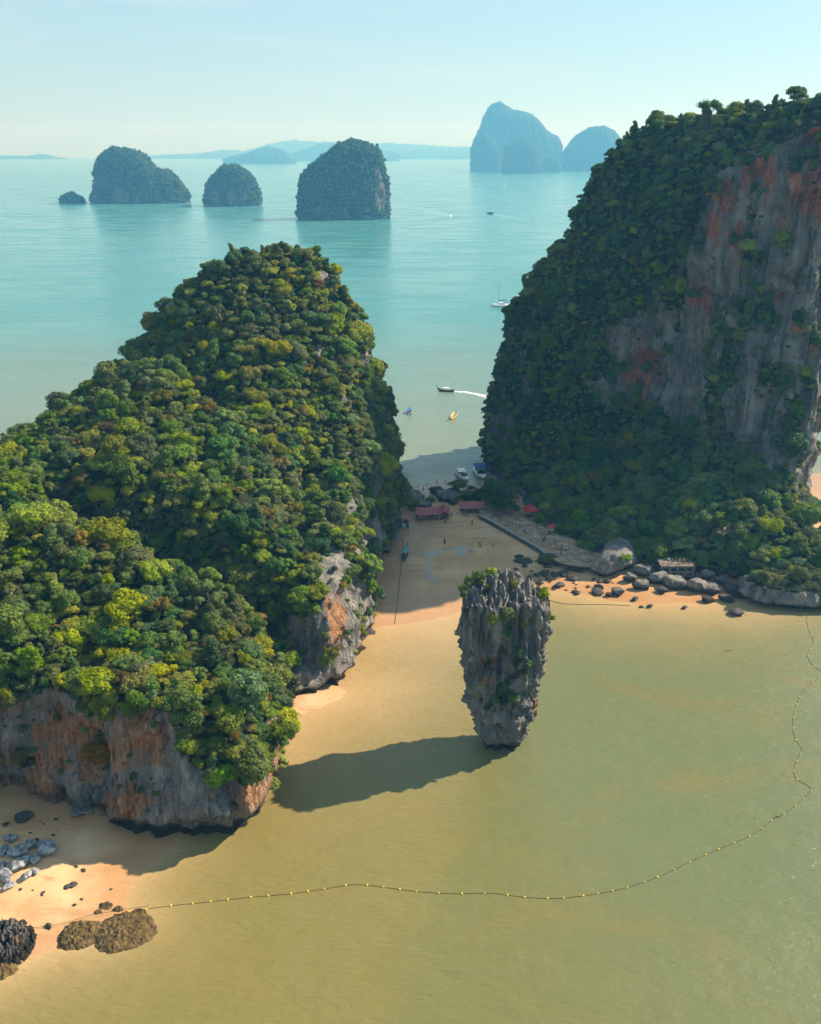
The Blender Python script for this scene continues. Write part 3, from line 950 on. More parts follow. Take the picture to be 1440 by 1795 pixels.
#==TREES==
# ------------------------------------------------------------------ trees
def leaf_material(name, col, tip, trans=0.36):
    t = NT(name)
    pos = t.geo()
    rnd = t.n("ObjectInfo").outputs['Random']
    n1 = t.noise(pos, 0.55, 3, 0.6)
    c = t.mix(t.sm(n1, 0.35, 0.68), (*col, 1.0), (*tip, 1.0))
    h = t.n("HueSaturation")
    t.l(c, h.inputs['Color'])
    t.l(t.math('ADD', 0.475, t.math('MULTIPLY', rnd, 0.05)), h.inputs['Hue'])
    r2 = t.math('FRACT', t.math('MULTIPLY', rnd, 7.31))
    t.l(t.math('ADD', 0.65, t.math('MULTIPLY', r2, 0.75)), h.inputs['Value'])
    t.l(t.math('ADD', 0.8, t.math('MULTIPLY', t.math('FRACT', t.math('MULTIPLY', rnd, 3.7)), 0.35)), h.inputs['Saturation'])
    p = t.n("BsdfPrincipled")
    t.l(h.outputs[0], p.inputs['Base Color'])
    p.inputs['Roughness'].default_value = 0.55
    p.inputs['Specular IOR Level'].default_value = 0.10
    tr = t.n("BsdfTranslucent")
    t.l(t.mix(1.0, h.outputs[0], (1.25, 1.15, 0.5, 1.0), 'MULTIPLY'), tr.inputs['Color'])
    mx = t.n("MixShader")
    mx.inputs[0].default_value = trans
    t.l(p.outputs[0], mx.inputs[1])
    t.l(tr.outputs[0], mx.inputs[2])
    return t.done(mx.outputs[0])

LEAF = {
    'dark green': leaf_material("leaf_dark_green", (0.055, 0.122, 0.036), (0.100, 0.180, 0.042)),
    'mid green': leaf_material("leaf_mid_green", (0.096, 0.160, 0.022), (0.165, 0.230, 0.026)),
    'yellow green': leaf_material("leaf_yellow_green", (0.185, 0.225, 0.014), (0.285, 0.295, 0.020)),
    'grey green': leaf_material("leaf_grey_green", (0.100, 0.135, 0.042), (0.165, 0.205, 0.064)),
    'olive brown': leaf_material("leaf_olive_brown", (0.125, 0.110, 0.018), (0.200, 0.155, 0.024)),
    'orange tinged': leaf_material("leaf_orange", (0.190, 0.120, 0.020), (0.260, 0.150, 0.025)),
}
M['bark'] = plain("bark", (0.16, 0.13, 0.10), 0.9, 0.1, 0, 0.2, 3.0)
M['pale_bark'] = plain("pale_bark", (0.36, 0.33, 0.29), 0.9, 0.1, 0, 0.2, 3.0)

def rot_frames(nrm, rng):
    a = rng.normal(size=nrm.shape)
    t1 = np.cross(nrm, a)
    t1 /= np.linalg.norm(t1, axis=1)[:, None] + 1e-9
    return t1, np.cross(nrm, t1)

def crown_mesh(name, shape, mat, seed, leaves=1250, size=0.115):
    rng = np.random.default_rng(seed)
    L = []
    if shape == 'round':
        L.append((0, 0, 0.95, 0.62))
        for k in range(13):
            a, e = rng.uniform(0, 6.283), rng.uniform(-0.35, 1.2)
            r = rng.uniform(0.55, 0.75)
            L.append((r * math.cos(a) * math.cos(e), r * math.sin(a) * math.cos(e), 0.95 + 0.62 * math.sin(e), rng.uniform(0.26, 0.42)))
    elif shape == 'spreading':
        for k in range(15):
            a, r = rng.uniform(0, 6.283), math.sqrt(rng.uniform(0.02, 1)) * 0.85
            L.append((r * math.cos(a), r * math.sin(a), 1.25 - 0.30 * r * r + rng.uniform(-0.12, 0.12), rng.uniform(0.24, 0.36)))
    elif shape == 'tall':
        for k in range(15):
            u = k / 14
            a, r = rng.uniform(0, 6.283), rng.uniform(0.15, 0.55) * (1 - 0.55 * u)
            L.append((r * math.cos(a), r * math.sin(a), 0.35 + 1.55 * u, rng.uniform(0.26, 0.42) * (1 - 0.25 * u)))
    elif shape == 'shaggy':
        for k in range(18):
            u = rng.uniform(0, 1)
            a, r = rng.uniform(0, 6.283), 0.35 + 0.45 * rng.uniform(0, 1) * (1 - 0.3 * u)
            L.append((r * math.cos(a), r * math.sin(a), 0.1 + 1.2 * u, rng.uniform(0.22, 0.38)))
        L.append((0, 0, 1.2, 0.5))
    elif shape == 'open':
        for k in range(16):
            a, e = rng.uniform(0, 6.283), rng.uniform(-0.2, 1.35)
            r = rng.uniform(0.55, 0.95)
            L.append((r * math.cos(a) * math.cos(e), r * math.sin(a) * math.cos(e), 1.0 + 0.75 * math.sin(e), rng.uniform(0.15, 0.25)))
    else:                                        # low bush
        for k in range(10):
            a, r = rng.uniform(0, 6.283), math.sqrt(rng.uniform(0, 1)) * 0.65
            L.append((r * math.cos(a), r * math.sin(a), 0.25 + 0.4 * (1 - r) + rng.uniform(-0.1, 0.15), rng.uniform(0.26, 0.42)))
    L = np.array(L)
    wgt = L[:, 3] ** 2
    cnt = np.maximum(12, (leaves * wgt / wgt.sum())).astype(int)
    V, F = [], []
    base = 0
    zmid = L[:, 2].mean()
    for (x, y, z, r), c in zip(L, cnt):
        d = rng.normal(size=(c, 3))
        d[:, 2] += 0.35
        d /= np.linalg.norm(d, axis=1)[:, None]
        rad = r * (0.72 + 0.38 * rng.uniform(0, 1, c) ** 0.7)
        pos = np.array([x, y, z]) + d * rad[:, None] * np.array([1.08, 1.08, 0.86])
        nn = d + rng.normal(size=(c, 3)) * 0.42
        nn[:, 2] += 0.25
        nn /= np.linalg.norm(nn, axis=1)[:, None]
        t1, t2 = rot_frames(nn, rng)
        s = size * rng.uniform(0.6, 1.35, c)[:, None]
        a = s * t1 * 0.72
        b = s * t2
        quad = np.stack([pos - b, pos + a - b * 0.1, pos + b, pos - a - b * 0.1], 1).reshape(-1, 3)
        V.append(quad)
        F.append(np.arange(c * 4).reshape(-1, 4) + base)
        base += c * 4
        # leafy heart of the clump: an uneven little shell
        hv = []
        for i in range(5):
            for j in range(7):
                pz = math.cos(math.pi * (i + 0.5) / 5)
                pr = math.sqrt(1 - pz * pz)
                az = 6.283 * (j + 0.5 * (i % 2)) / 7
                q = r * 0.74 * rng.uniform(0.75, 1.1)
                hv.append((x + q * pr * math.cos(az), y + q * pr * math.sin(az), z + 0.86 * q * pz))
        V.append(np.array(hv))
        hf = []
        for i in range(4):
            for j in range(7):
                hf.append((base + i * 7 + j, base + (i + 1) * 7 + j, base + (i + 1) * 7 + (j + 1) % 7, base + i * 7 + (j + 1) % 7))
        F.append(np.array(hf))
        base += 35
    v = np.concatenate(V)
    f = np.concatenate(F)
    return mesh_np(name, v, f, mat)

def tube(path, radii, sides=7):
    path = np.array(path, float)
    V, F = [], []
    for k in range(len(path)):
        d = path[min(k + 1, len(path) - 1)] - path[max(k - 1, 0)]
        d = Vector(d).normalized()
        u = d.orthogonal().normalized()
        w = d.cross(u)
        for j in range(sides):
            a = 6.2832 * j / sides
            V.append(Vector(path[k]) + (u * math.cos(a) + w * math.sin(a)) * radii[k])
    for k in range(len(path) - 1):
        for j in range(sides):
            F.append((k * sides + j, k * sides + (j + 1) % sides, (k + 1) * sides + (j + 1) % sides, (k + 1) * sides + j))
    F.append(tuple(range(sides))[::-1])
    F.append(tuple((len(path) - 1) * sides + j for j in range(sides)))
    return [tuple(x) for x in V], F

def join(parts):
    V, F = [], []
    for v, f in parts:
        b = len(V)
        V += list(v)
        F += [tuple(i + b for i in q) for q in f]
    return V, F

def trunk_mesh(name, shape, seed, mat):
    rng = random.Random(seed)
    top = {'round': 0.9, 'spreading': 1.1, 'tall': 1.5, 'shaggy': 0.9, 'bush': 0.35, 'open': 1.2, 'palm': 1.0}[shape]
    bend = rng.uniform(-0.1, 0.1)
    parts = [tube([(0, 0, -0.55), (bend * .3, 0.02, top * .3), (bend, bend * .5, top * .65), (bend * 1.4, bend, top)], [0.085, 0.065, 0.05, 0.03])]
    for k in range(4):
        a = 6.28 * k / 4 + rng.uniform(0, 1)
        z0 = top * rng.uniform(0.4, 0.75)
        l = rng.uniform(0.4, 0.6)
        parts.append(tube([(bend * .7, bend * .3, z0), (l * .5 * math.cos(a), l * .5 * math.sin(a), z0 + l * .45), (l * math.cos(a), l * math.sin(a), z0 + l * .6)], [0.04, 0.028, 0.014], 5))
    v, f = join(parts)
    return mesh_np(name, v, f, mat, True)

def palm_mesh(name, mat, seed):
    rng = np.random.default_rng(seed)
    V, F, b = [], [], 0
    for k in range(22):
        a, e = rng.uniform(0, 6.283), rng.uniform(-0.1, 1.2)
        L_, w = rng.uniform(0.7, 1.0), 0.085
        n = 7
        for j in range(n):
            u = j / (n - 1)
            r = L_ * u * math.cos(e * (1 - 0.4 * u))
            z = 1.0 + L_ * (u * math.sin(e) - 0.65 * u * u)
            ww = w * (0.35 + 1.6 * u * (1 - u) + 0.1)
            c, s = math.cos(a), math.sin(a)
            V += [(r * c - s * ww, r * s + c * ww, z - 0.04), (r * c, r * s, z), (r * c + s * ww, r * s - c * ww, z - 0.04)]
        for j in range(n - 1):
            q = b + 3 * j
            F += [(q, q + 1, q + 4, q + 3), (q + 1, q + 2, q + 5, q + 4)]
        b += 3 * n
    return mesh_np(name, V, np.array(F), mat)

KINDS = []                                      # (shape, colour, crown mesh, trunk mesh)
for k, (shape, colour, bark) in enumerate([
    ('round', 'dark green', 'bark'), ('round', 'mid green', 'bark'), ('round', 'yellow green', 'bark'), ('round', 'grey green', 'pale_bark'),
    ('spreading', 'mid green', 'pale_bark'), ('spreading', 'yellow green', 'bark'), ('spreading', 'olive brown', 'bark'),
    ('tall', 'dark green', 'bark'), ('tall', 'grey green', 'pale_bark'), ('tall', 'mid green', 'bark'),
    ('shaggy', 'dark green', 'bark'), ('shaggy', 'mid green', 'bark'), ('shaggy', 'grey green', 'bark'), ('shaggy', 'yellow green', 'bark'),
    ('bush', 'dark green', 'bark'), ('bush', 'mid green', 'bark'), ('bush', 'yellow green', 'bark'), ('bush', 'olive brown', 'bark'), ('round', 'orange tinged', 'bark'),
    ('open', 'mid green', 'pale_bark'), ('open', 'grey green', 'pale_bark'), ('palm', 'yellow green', 'pale_bark'), ('palm', 'mid green', 'bark')]):
    if shape == 'palm':
        KINDS.append((shape, colour, palm_mesh('crown', LEAF[colour], 300 + k), trunk_mesh('trunk', shape, 200 + k, M[bark])))
        continue
    KINDS.append((shape, colour, crown_mesh("crown", shape, LEAF[colour], 100 + k, 900 if shape == 'bush' else 2400, 0.115 if shape == 'bush' else 0.078),
                  trunk_mesh("trunk", shape, 200 + k, M[bark])))
W_LIT = np.array([6, 15, 18, 8, 8, 8, 4, 5, 8, 7, 6, 8, 6, 9, 0, 0, 0, 0, 0.6, 7, 4, 0.2, 0.3])
W_DIM = np.array([8, 18, 6, 12, 5, 2, 2, 10, 7, 9, 12, 12, 8, 2, 0, 0, 0, 0, 0.1, 6, 4, 1, 2])
W_BUSH = np.array([0, 0, 0, 0, 0, 0, 0, 0, 0, 0, 2, 2, 1, 1, 8, 10, 5, 3, 0., 1, 0, 1, 1])
W_BUSH_DIM = np.array([0, 0, 0, 0, 0, 0, 0, 0, 0, 0, 3, 3, 2, 1, 7, 14, 3, 2, 0., 1, 1, 0, 1])

def scatter(v, n, f, ok, spacing, rng, existing=None, tries=9):
    """dart throwing over the surface: points no nearer to one another than their spacing"""
    a = np.linalg.norm(np.cross(v[f[:, 2]] - v[f[:, 0]], v[f[:, 3]] - v[f[:, 1]]), axis=1) * 0.5
    w = a * ok[f].mean(1)
    nmax = int(w.sum() / (spacing * spacing) * tries)
    pick = rng.choice(len(f), nmax, p=w / w.sum())
    cells = existing if existing is not None else {}
    out = []
    vv = v[f].mean(1)
    nn = n[f].mean(1)
    jit = rng.uniform(-0.3, 0.3, (nmax, 3))
    P_ = vv[pick] + jit
    inv = 1.0 / spacing
    s2 = spacing * spacing
    for k in range(nmax):
        p = P_[k]
        c = (int(math.floor(p[0] * inv)), int(math.floor(p[1] * inv)), int(math.floor(p[2] * inv)))
        good = True
        for dx in (-1, 0, 1):
            for dy in (-1, 0, 1):
                for dz in (-1, 0, 1):
                    for q in cells.get((c[0] + dx, c[1] + dy, c[2] + dz), ()):
                        if (q[0] - p[0]) ** 2 + (q[1] - p[1]) ** 2 + (q[2] - p[2]) ** 2 < s2:
                            good = False
                            break
                    if not good: break
                if not good: break
            if not good: break
        if good:
            cells.setdefault(c, []).append(p)
            out.append(k)
    out = np.array(out, dtype=int)
    return P_[out], nn[pick[out]]

rng = np.random.default_rng(21)
TREES = []                                      # rows: position, normal, radius, kind, tilt
def plant(v, n, f, veg, spacing, rad, wts, steep_lo, steep_hi, hill, shrink=None):
    steep_ok = (n[:, 2] > steep_lo) & (n[:, 2] <= steep_hi)
    p, nn = scatter(v, n, f, (veg > 0.5) * steep_ok * 1.0 * (v[:, 2] > 1.5), spacing, rng)
    # stands of one kind: each colour has its own drifts over the hill
    cols = list(LEAF)
    field = np.stack([np.exp(4.2 * fbm(p / 20.0 + 37.0 * j, 3)) for j in range(len(cols))], 1)
    pw = wts[None, :] * field[:, [cols.index(k_[1]) for k_ in KINDS]]
    pw = np.cumsum(pw / pw.sum(1)[:, None], 1)
    kinds = np.minimum((rng.uniform(0, 1, (len(p), 1)) > pw).sum(1), len(KINDS) - 1)
    lump = fbm(p / 9.0 + 60, 2)
    for k in range(len(p)):
        r = rng.uniform(*rad) * (1.0 + 0.45 * min(max(lump[k], -0.6), 0.8))
        if shrink is not None: r *= shrink(p[k])
        TREES.append((p[k], nn[k], r, int(kinds[k]), hill))

plant(lv, ln, lf, lveg, 5.2, (2.3, 3.8), W_LIT, 0.30, 1.1, 0)
plant(lv, ln, lf, lveg, 3.1, (1.5, 2.5), W_LIT, 0.25, 1.1, 0)
plant(lv, ln, lf, lveg, 2.1, (0.9, 1.6), W_LIT + W_BUSH, 0.12, 1.1, 0)
plant(lv, ln, lf, lveg, 2.0, (0.9, 1.6), W_BUSH, -0.4, 0.35, 0)
low = lambda p: 1.25 if p[2] < 45 and p[1] < 300 else 0.85
plant(rv, rn, rf, rveg, 4.2, (2.0, 3.3), W_DIM, 0.36, 1.1, 1, low)
plant(rv, rn, rf, rveg, 2.4, (1.1, 1.9), W_DIM + W_BUSH_DIM, 0.10, 1.1, 1, low)
plant(rv, rn, rf, rveg, 1.55, (0.6, 1.35), W_BUSH_DIM, -0.4, 0.42, 1)
# scattered plants that hold on to the bare cliffs
for (v_, n_, f_, vg_, hill) in ((lv, ln, lf, lveg, 0), (rv, rn, rf, rveg, 1)):
    fb_ = fbm(v_ / 6.0 + 90, 3)
    p, nn = scatter(v_, n_, f_, (vg_ < 0.5) * (fb_ > 0.22) * (v_[:, 2] > 5.0) * 1.0, 2.4, rng)
    for k in range(len(p)):
        TREES.append((p[k], nn[k], rng.uniform(0.45, 1.1), int(rng.choice([14, 15, 14, 17])), hill))

TP = np.array([t[0] for t in TREES])
TN = np.array([t[1] for t in TREES])
TR = np.array([t[2] for t in TREES])
TK = np.array([t[3] for t in TREES])
TH = np.array([t[4] for t in TREES])
bushy = np.array([KINDS[k][0] == 'bush' for k in TK])
steepness = np.clip(1 - TN[:, 2], 0, 1)
TZ = rng.uniform(0.58, 1.15, len(TP))
TX = rng.uniform(0.78, 1.28, len(TP))
ROTZ = rng.uniform(0, 6.283, len(TP))
# lean out from steep ground
LEAN = np.stack([-TN[:, 1] * 0.55 * steepness, TN[:, 0] * 0.55 * steepness], 1) + rng.normal(size=(len(TP), 2)) * 0.08
TP = TP + TN * np.where(bushy, 0.15, 0.0)[:, None] * TR[:, None]
TP[:, 2] -= np.where(bushy, 0.0, 0.28) * TR


from mathutils import Euler
def leaning(lx, ly, rz):                        # turned about its stem first, then leaned
    return (Euler((lx, ly, 0)).to_matrix() @ Matrix.Rotation(rz, 3, 'Z')).to_euler('XYZ')
TURN = np.array([leaning(LEAN[k][0], LEAN[k][1], ROTZ[k])[:] for k in range(len(TP))])

# which trees are kept as things of their own: the 300 that show largest
from mathutils.bvhtree import BVHTree
bvh_l = BVHTree.FromPolygons(lv.tolist(), lf.tolist())
bvh_r = BVHTree.FromPolygons(rv.tolist(), rf.tolist())
tops = TP + np.stack([0 * TR, 0 * TR, TR * 1.15], 1)
tpx, tpy, tdep = project(tops)
size_px = TR / tdep * FPX
inframe = (tpx > -8) & (tpx < 1448) & (tpy > 0) & (tpy < 1795)
order = np.argsort(-np.where(inframe & ~bushy, size_px, 0))
HERO = []
for k in order:
    if len(HERO) >= 300: break
    if size_px[k] < 9: break
    o = Vector(tops[k])
    d = Vector((0, 0, H)) - o
    L_ = d.length
    d.normalize()
    if bvh_l.ray_cast(o + d * 0.8, d, L_)[0] is None and bvh_r.ray_cast(o + d * 0.8, d, L_)[0] is None:
        HERO.append(k)
hero_set = set(HERO)

ZONES = [  # first polygon that holds the tree's crown names where it stands
    ([(-50, 1060), (180, 1060), (180, 1260), (-50, 1260)], "above the ochre cliff"),
    ([(180, 1120), (330, 1120), (330, 1330), (180, 1330)], "at the lip of the streaked cliff"),
    ([(330, 1180), (560, 1180), (560, 1420), (330, 1420)], "hanging over the pale cliff corner"),
    ([(390, 1030), (560, 1030), (560, 1180), (390, 1180)], "on the shoulder facing the rock pillar"),
    ([(180, 1000), (390, 1000), (390, 1120), (180, 1120)], "on the middle of the near hump"),
    ([(-50, 840), (180, 840), (180, 1060), (-50, 1060)], "on the crest of the near hump"),
    ([(180, 840), (390, 840), (390, 1000), (180, 1000)], "on the far brow of the near hump"),
    ([(390, 860), (520, 860), (520, 1060), (390, 1060)], "beside the dark ravine"),
    ([(520, 860), (720, 860), (720, 1230), (520, 1230)], "on top of the grey buttress"),
    ([(-50, 660), (180, 660), (180, 840), (-50, 840)], "on the low ridge against the bay"),
    ([(180, 660), (390, 660), (390, 840), (180, 840)], "in the saddle below the summit"),
    ([(390, 660), (560, 660), (560, 860), (390, 860)], "in the middle of the long slope"),
    ([(560, 640), (740, 640), (740, 860), (560, 860)], "on the slope above the huts"),
    ([(180, 400), (400, 400), (400, 660), (180, 660)], "on the upper shoulder above open sea"),
    ([(400, 400), (700, 400), (700, 660), (400, 660)], "around the summit"),
    ([(830, 780), (1040, 780), (1040, 980), (830, 980)], "behind the promenade"),
    ([(1040, 860), (1220, 860), (1220, 1040), (1040, 1040)], "above the viewing terrace"),
    ([(1220, 820), (1500, 820), (1500, 1070), (1220, 1070)], "in the sunlit grove above the boulders"),
    ([(1040, 680), (1500, 680), (1500, 860), (1040, 860)], "at the foot of the shaded cliff"),
    ([(830, 100), (1500, 100), (1500, 780), (830, 780)], "high on the shaded massif"),
]
SHAPE_WORD = {'round': 'round crowned', 'spreading': 'flat topped', 'tall': 'narrow tall', 'shaggy': 'creeper draped', 'bush': 'low', 'open': 'open crowned', 'palm': 'palm like'}
recs = []
for k in HERO:
    zone = "on the wooded hill"
    for poly, nm_ in ZONES:
        if in_poly(np.array([tpx[k]]), np.array([tpy[k]]), poly)[0]:
            zone = nm_
            break
    shape, colour = KINDS[TK[k]][:2]
    recs.append([k, shape, colour, zone])
buckets = {}
for r in recs:
    buckets.setdefault((r[1], r[2], r[3]), []).append(r)
ORD = ["first", "second", "third", "fourth", "fifth", "sixth", "seventh", "eighth", "ninth", "tenth", "eleventh", "twelfth", "thirteenth", "fourteenth", "fifteenth"]
LABELS = {}
for (shape, colour, zone), lst in buckets.items():
    lst.sort(key=lambda r: tpx[r[0]])
    text = f"{colour} {SHAPE_WORD[shape]} tree {zone}"
    for j, r in enumerate(lst):
        text = text.replace("in the sunlit grove above the boulders", "in the grove above the boulders") if len(lst) > 1 else text
        if len(lst) == 1: LABELS[r[0]] = text
        elif j == 0: LABELS[r[0]] = "leftmost " + text
        
        elif j == len(lst) - 1: LABELS[r[0]] = "rightmost " + text
        else: LABELS[r[0]] = f"{ORD[min(j, 14)]} from left, {text}"
kinds_col = bpy.data.collections.new("crown_kinds")
trunk_col = bpy.data.collections.new("trunk_kinds")
proto = {}
def place_tree(k, label):
    shape, colour, cm, tm = KINDS[TK[k]]
    root = empty("jungle_tree", TP[k])
    root.rotation_euler = TURN[k]
    root.scale = (TR[k] * TX[k], TR[k], TR[k] * TZ[k])
    set_props(root, label, "tree", "trees of the left island" if TH[k] == 0 else "trees of the right island")
    link("crown", cm, root)
    link("trunk", tm, root)
for k in HERO:
    place_tree(k, LABELS[k])
# the rest of the forest, instanced from the same crowns and trunks
for k, (shape, colour, cm, tm) in enumerate(KINDS):
    a = bpy.data.objects.new(f"kind{k:02d}", cm)
    kinds_col.objects.link(a)
    b = bpy.data.objects.new(f"kind{k:02d}t", tm)
    trunk_col.objects.link(b)

def forest_nodes():
    ng = bpy.data.node_groups.new("forest", 'GeometryNodeTree')
    ng.interface.new_socket("Geometry", in_out='INPUT', socket_type='NodeSocketGeometry')
    ng.interface.new_socket("Geometry", in_out='OUTPUT', socket_type='NodeSocketGeometry')
    N = ng.nodes.new
    gi, go = N("NodeGroupInput"), N("NodeGroupOutput")
    jn = N("GeometryNodeJoinGeometry")
    def na(nm, typ):
        a = N("GeometryNodeInputNamedAttribute")
        a.data_type = typ
        a.inputs['Name'].default_value = nm
        return a.outputs[0]
    kind, sc, rot = na("kind", 'INT'), na("size", 'FLOAT_VECTOR'), na("turn", 'FLOAT_VECTOR')
    e2r = N("FunctionNodeEulerToRotation")
    ng.links.new(rot, e2r.inputs[0])
    for col in (kinds_col, trunk_col):
        ci = N("GeometryNodeCollectionInfo")
        ci.inputs['Collection'].default_value = col
        ci.inputs['Separate Children'].default_value = True
        ci.inputs['Reset Children'].default_value = True
        ip = N("GeometryNodeInstanceOnPoints")
        ng.links.new(gi.outputs[0], ip.inputs['Points'])
        ng.links.new(ci.outputs[0], ip.inputs['Instance'])
        ip.inputs['Pick Instance'].default_value = True
        ng.links.new(kind, ip.inputs['Instance Index'])
        ng.links.new(e2r.outputs[0], ip.inputs['Rotation'])
        ng.links.new(sc, ip.inputs['Scale'])
        ng.links.new(ip.outputs[0], jn.inputs[0])
    ng.links.new(jn.outputs[0], go.inputs[0])
    return ng
FOREST_NG = forest_nodes()

def forest(name, pts, kinds, sizes, turns, label):
    me = bpy.data.meshes.new(name)
    me.vertices.add(len(pts))
    me.vertices.foreach_set('co', np.asarray(pts, dtype=np.float32).ravel())
    a = me.attributes.new("kind", 'INT', 'POINT')
    a.data.foreach_set('value', np.asarray(kinds, dtype=np.int32))
    a = me.attributes.new("size", 'FLOAT_VECTOR', 'POINT')
    a.data.foreach_set('vector', np.asarray(sizes, dtype=np.float32).ravel())
    a = me.attributes.new("turn", 'FLOAT_VECTOR', 'POINT')
    a.data.foreach_set('vector', np.asarray(turns, dtype=np.float32).ravel())
    o = link(name, me)
    md = o.modifiers.new("forest", 'NODES')
    md.node_group = FOREST_NG
    return set_props(o, label, None, None, 'stuff')
rest = np.array([k for k in range(len(TP)) if k not in hero_set])
forest("forest", TP[rest], TK[rest], np.stack([TR[rest] * TX[rest], TR[rest], TR[rest] * TZ[rest]], 1), TURN[rest], "dense jungle covering the two nearest limestone islands")
print("TREES", len(TP), "hero", len(HERO), "min hero px", size_px[HERO[-1]])

# woods of the far islands: clumps along their slopes
fp, fk, fs, ft = [], [], [], []
for (v_, n_, f_, vg_) in FAR[:4]:
    s_ = 4.6
    vis = (vg_ > 0.5) & (v_[:, 2] > 3)
    p, nn = scatter(v_, n_, f_, vis * 1.0, s_, rng, None, 4)
    fp.append(p)
    fk.append(rng.choice([0, 1, 10, 11, 14, 15], len(p)))
    q_ = rng.uniform(2.0, 3.6, len(p))
    fs.append(np.stack([q_, q_, q_ * rng.uniform(0.7, 1.2, len(p))], 1))
    ft.append(np.array([leaning(-n_[1] * 0.5, n_[0] * 0.5, rng.uniform(0, 6.28))[:] for n_ in nn]))
forest("far_forest", np.concatenate(fp), np.concatenate(fk), np.concatenate(fs), np.concatenate(ft), "dark woods covering the islands out in the bay")
print("FAR", sum(len(p) for p in fp))
#==OBJECTS==
# ------------------------------------------------------------------ materials of small things
M['dark_rock'] = plain("weedy_rock", (0.060, 0.055, 0.048), 0.8, 0.25, 0, 0.35, 1.5)
M['reef'] = plain("reef_rock", (0.115, 0.078, 0.032), 0.9, 0.15, 0, 0.45, 1.1)
M['terrace'] = plain("weathered_concrete", (0.22, 0.185, 0.15), 0.95, 0.1, 0, 0.35, 0.9)
M['concrete'] = plain("concrete", (0.40, 0.38, 0.35), 0.9, 0.15, 0, 0.15, 0.8)
M['paving'] = plain("paving", (0.40, 0.275, 0.175), 0.95, 0.1, 0, 0.38, 0.55)
M['wall'] = plain("mossy_wall", (0.135, 0.14, 0.105), 0.95, 0.1, 0, 0.35, 0.7)
M['red_roof'] = plain("red_roof", (0.42, 0.13, 0.12), 0.6, 0.3, 0, 0.18, 1.0)
M['red_cloth'] = plain("red_cloth", (0.45, 0.045, 0.05), 0.8, 0.1)
M['wood'] = plain("wood", (0.17, 0.10, 0.06), 0.8, 0.2, 0, 0.2, 3)
M['pale_wood'] = plain("pale_wood", (0.36, 0.24, 0.15), 0.8, 0.2, 0, 0.2, 3)
M['dark_wood'] = plain("dark_wood", (0.045, 0.032, 0.028), 0.6, 0.3, 0, 0.2, 3)
M['white'] = plain("white_paint", (0.78, 0.78, 0.76), 0.35, 0.5, 0, 0.04)
M['blue'] = plain("blue_paint", (0.03, 0.13, 0.42), 0.4, 0.4, 0, 0.1)
M['navy'] = plain("navy_canvas", (0.025, 0.085, 0.22), 0.7, 0.2, 0, 0.1)
M['teal'] = plain("teal_canvas", (0.10, 0.33, 0.32), 0.6, 0.3, 0, 0.1)
M['green'] = plain("green_paint", (0.04, 0.16, 0.09), 0.5, 0.3, 0, 0.1)
M['yellow'] = plain("yellow_paint", (0.72, 0.42, 0.03), 0.45, 0.4, 0, 0.08)
M['cream'] = plain("cream_paint", (0.70, 0.60, 0.44), 0.5, 0.3, 0, 0.08)
M['red'] = plain("red_paint", (0.50, 0.05, 0.03), 0.5, 0.3)
M['black'] = plain("black_rubber", (0.02, 0.02, 0.022), 0.6, 0.3)
M['glass'] = plain("dark_glass", (0.02, 0.03, 0.04), 0.08, 0.6)
M['steel'] = plain("steel", (0.45, 0.46, 0.47), 0.35, 0.5, 0.8, 0.05)
M['rope'] = plain("rope", (0.085, 0.075, 0.045), 0.9, 0.1, 0, 0.2, 1)
M['float'] = plain("yellow_float", (0.80, 0.52, 0.04), 0.4, 0.4, 0, 0.08, 1)
M['skin'] = plain("skin", (0.42, 0.25, 0.17), 0.6, 0.3, 0, 0.03)
M['hair'] = plain("hair", (0.02, 0.016, 0.013), 0.6, 0.3, 0, 0.05)
CLOTH = {}
for nm_, c_ in (('black', (0.02, 0.02, 0.025)), ('white', (0.80, 0.80, 0.79)), ('blue', (0.06, 0.13, 0.36)), ('red', (0.55, 0.07, 0.05)), ('yellow', (0.75, 0.45, 0.06)), ('green', (0.07, 0.20, 0.11)),
                ('grey', (0.25, 0.26, 0.28)), ('orange', (0.75, 0.26, 0.08)), ('teal', (0.12, 0.36, 0.38)), ('pink', (0.65, 0.30, 0.30))):
    CLOTH[nm_] = plain("cloth_" + nm_, c_, 0.9, 0.1, 0, 0.05)

def foam_material():
    t = NT("foam")
    n = t.noise(t.geo(), 0.9, 4, 0.6)
    return t.done(t.bsdf(t.ramp(n, [(0.3, (0.55, 0.66, 0.64)), (0.6, (0.86, 0.88, 0.87))]), 0.7, None, 0.3))
M['foam'] = foam_material()

def puddle_material():
    t = NT("puddle")
    n = t.noise(t.geo(), 1.2, 3, 0.5)
    nb = t.bump(n, 0.25, 0.05)
    return t.done(t.bsdf((0.27, 0.22, 0.16), 0.16, nb, 0.6, 0.0, 1.4))
M['puddle'] = puddle_material()
#==TUNE==
# ------------------------------------------------------------------ small builders
def box(cx, cy, cz, sx, sy, sz, rz=0.0, taper=1.0):
    c, s = math.cos(rz), math.sin(rz)
    v = []
    for dz in (-1, 1):
        k = taper if dz > 0 else 1.0
        for dx, dy in ((-1, -1), (1, -1), (1, 1), (-1, 1)):
            x, y = dx * sx / 2 * k, dy * sy / 2 * k
            v.append((cx + x * c - y * s, cy + x * s + y * c, cz + dz * sz / 2))
    return v, [(3, 2, 1, 0), (4, 5, 6, 7), (0, 1, 5, 4), (1, 2, 6, 5), (2, 3, 7, 6), (3, 0, 4, 7)]

def bar(a, b, r, sides=5):
    return tube([a, b], [r, r], sides)

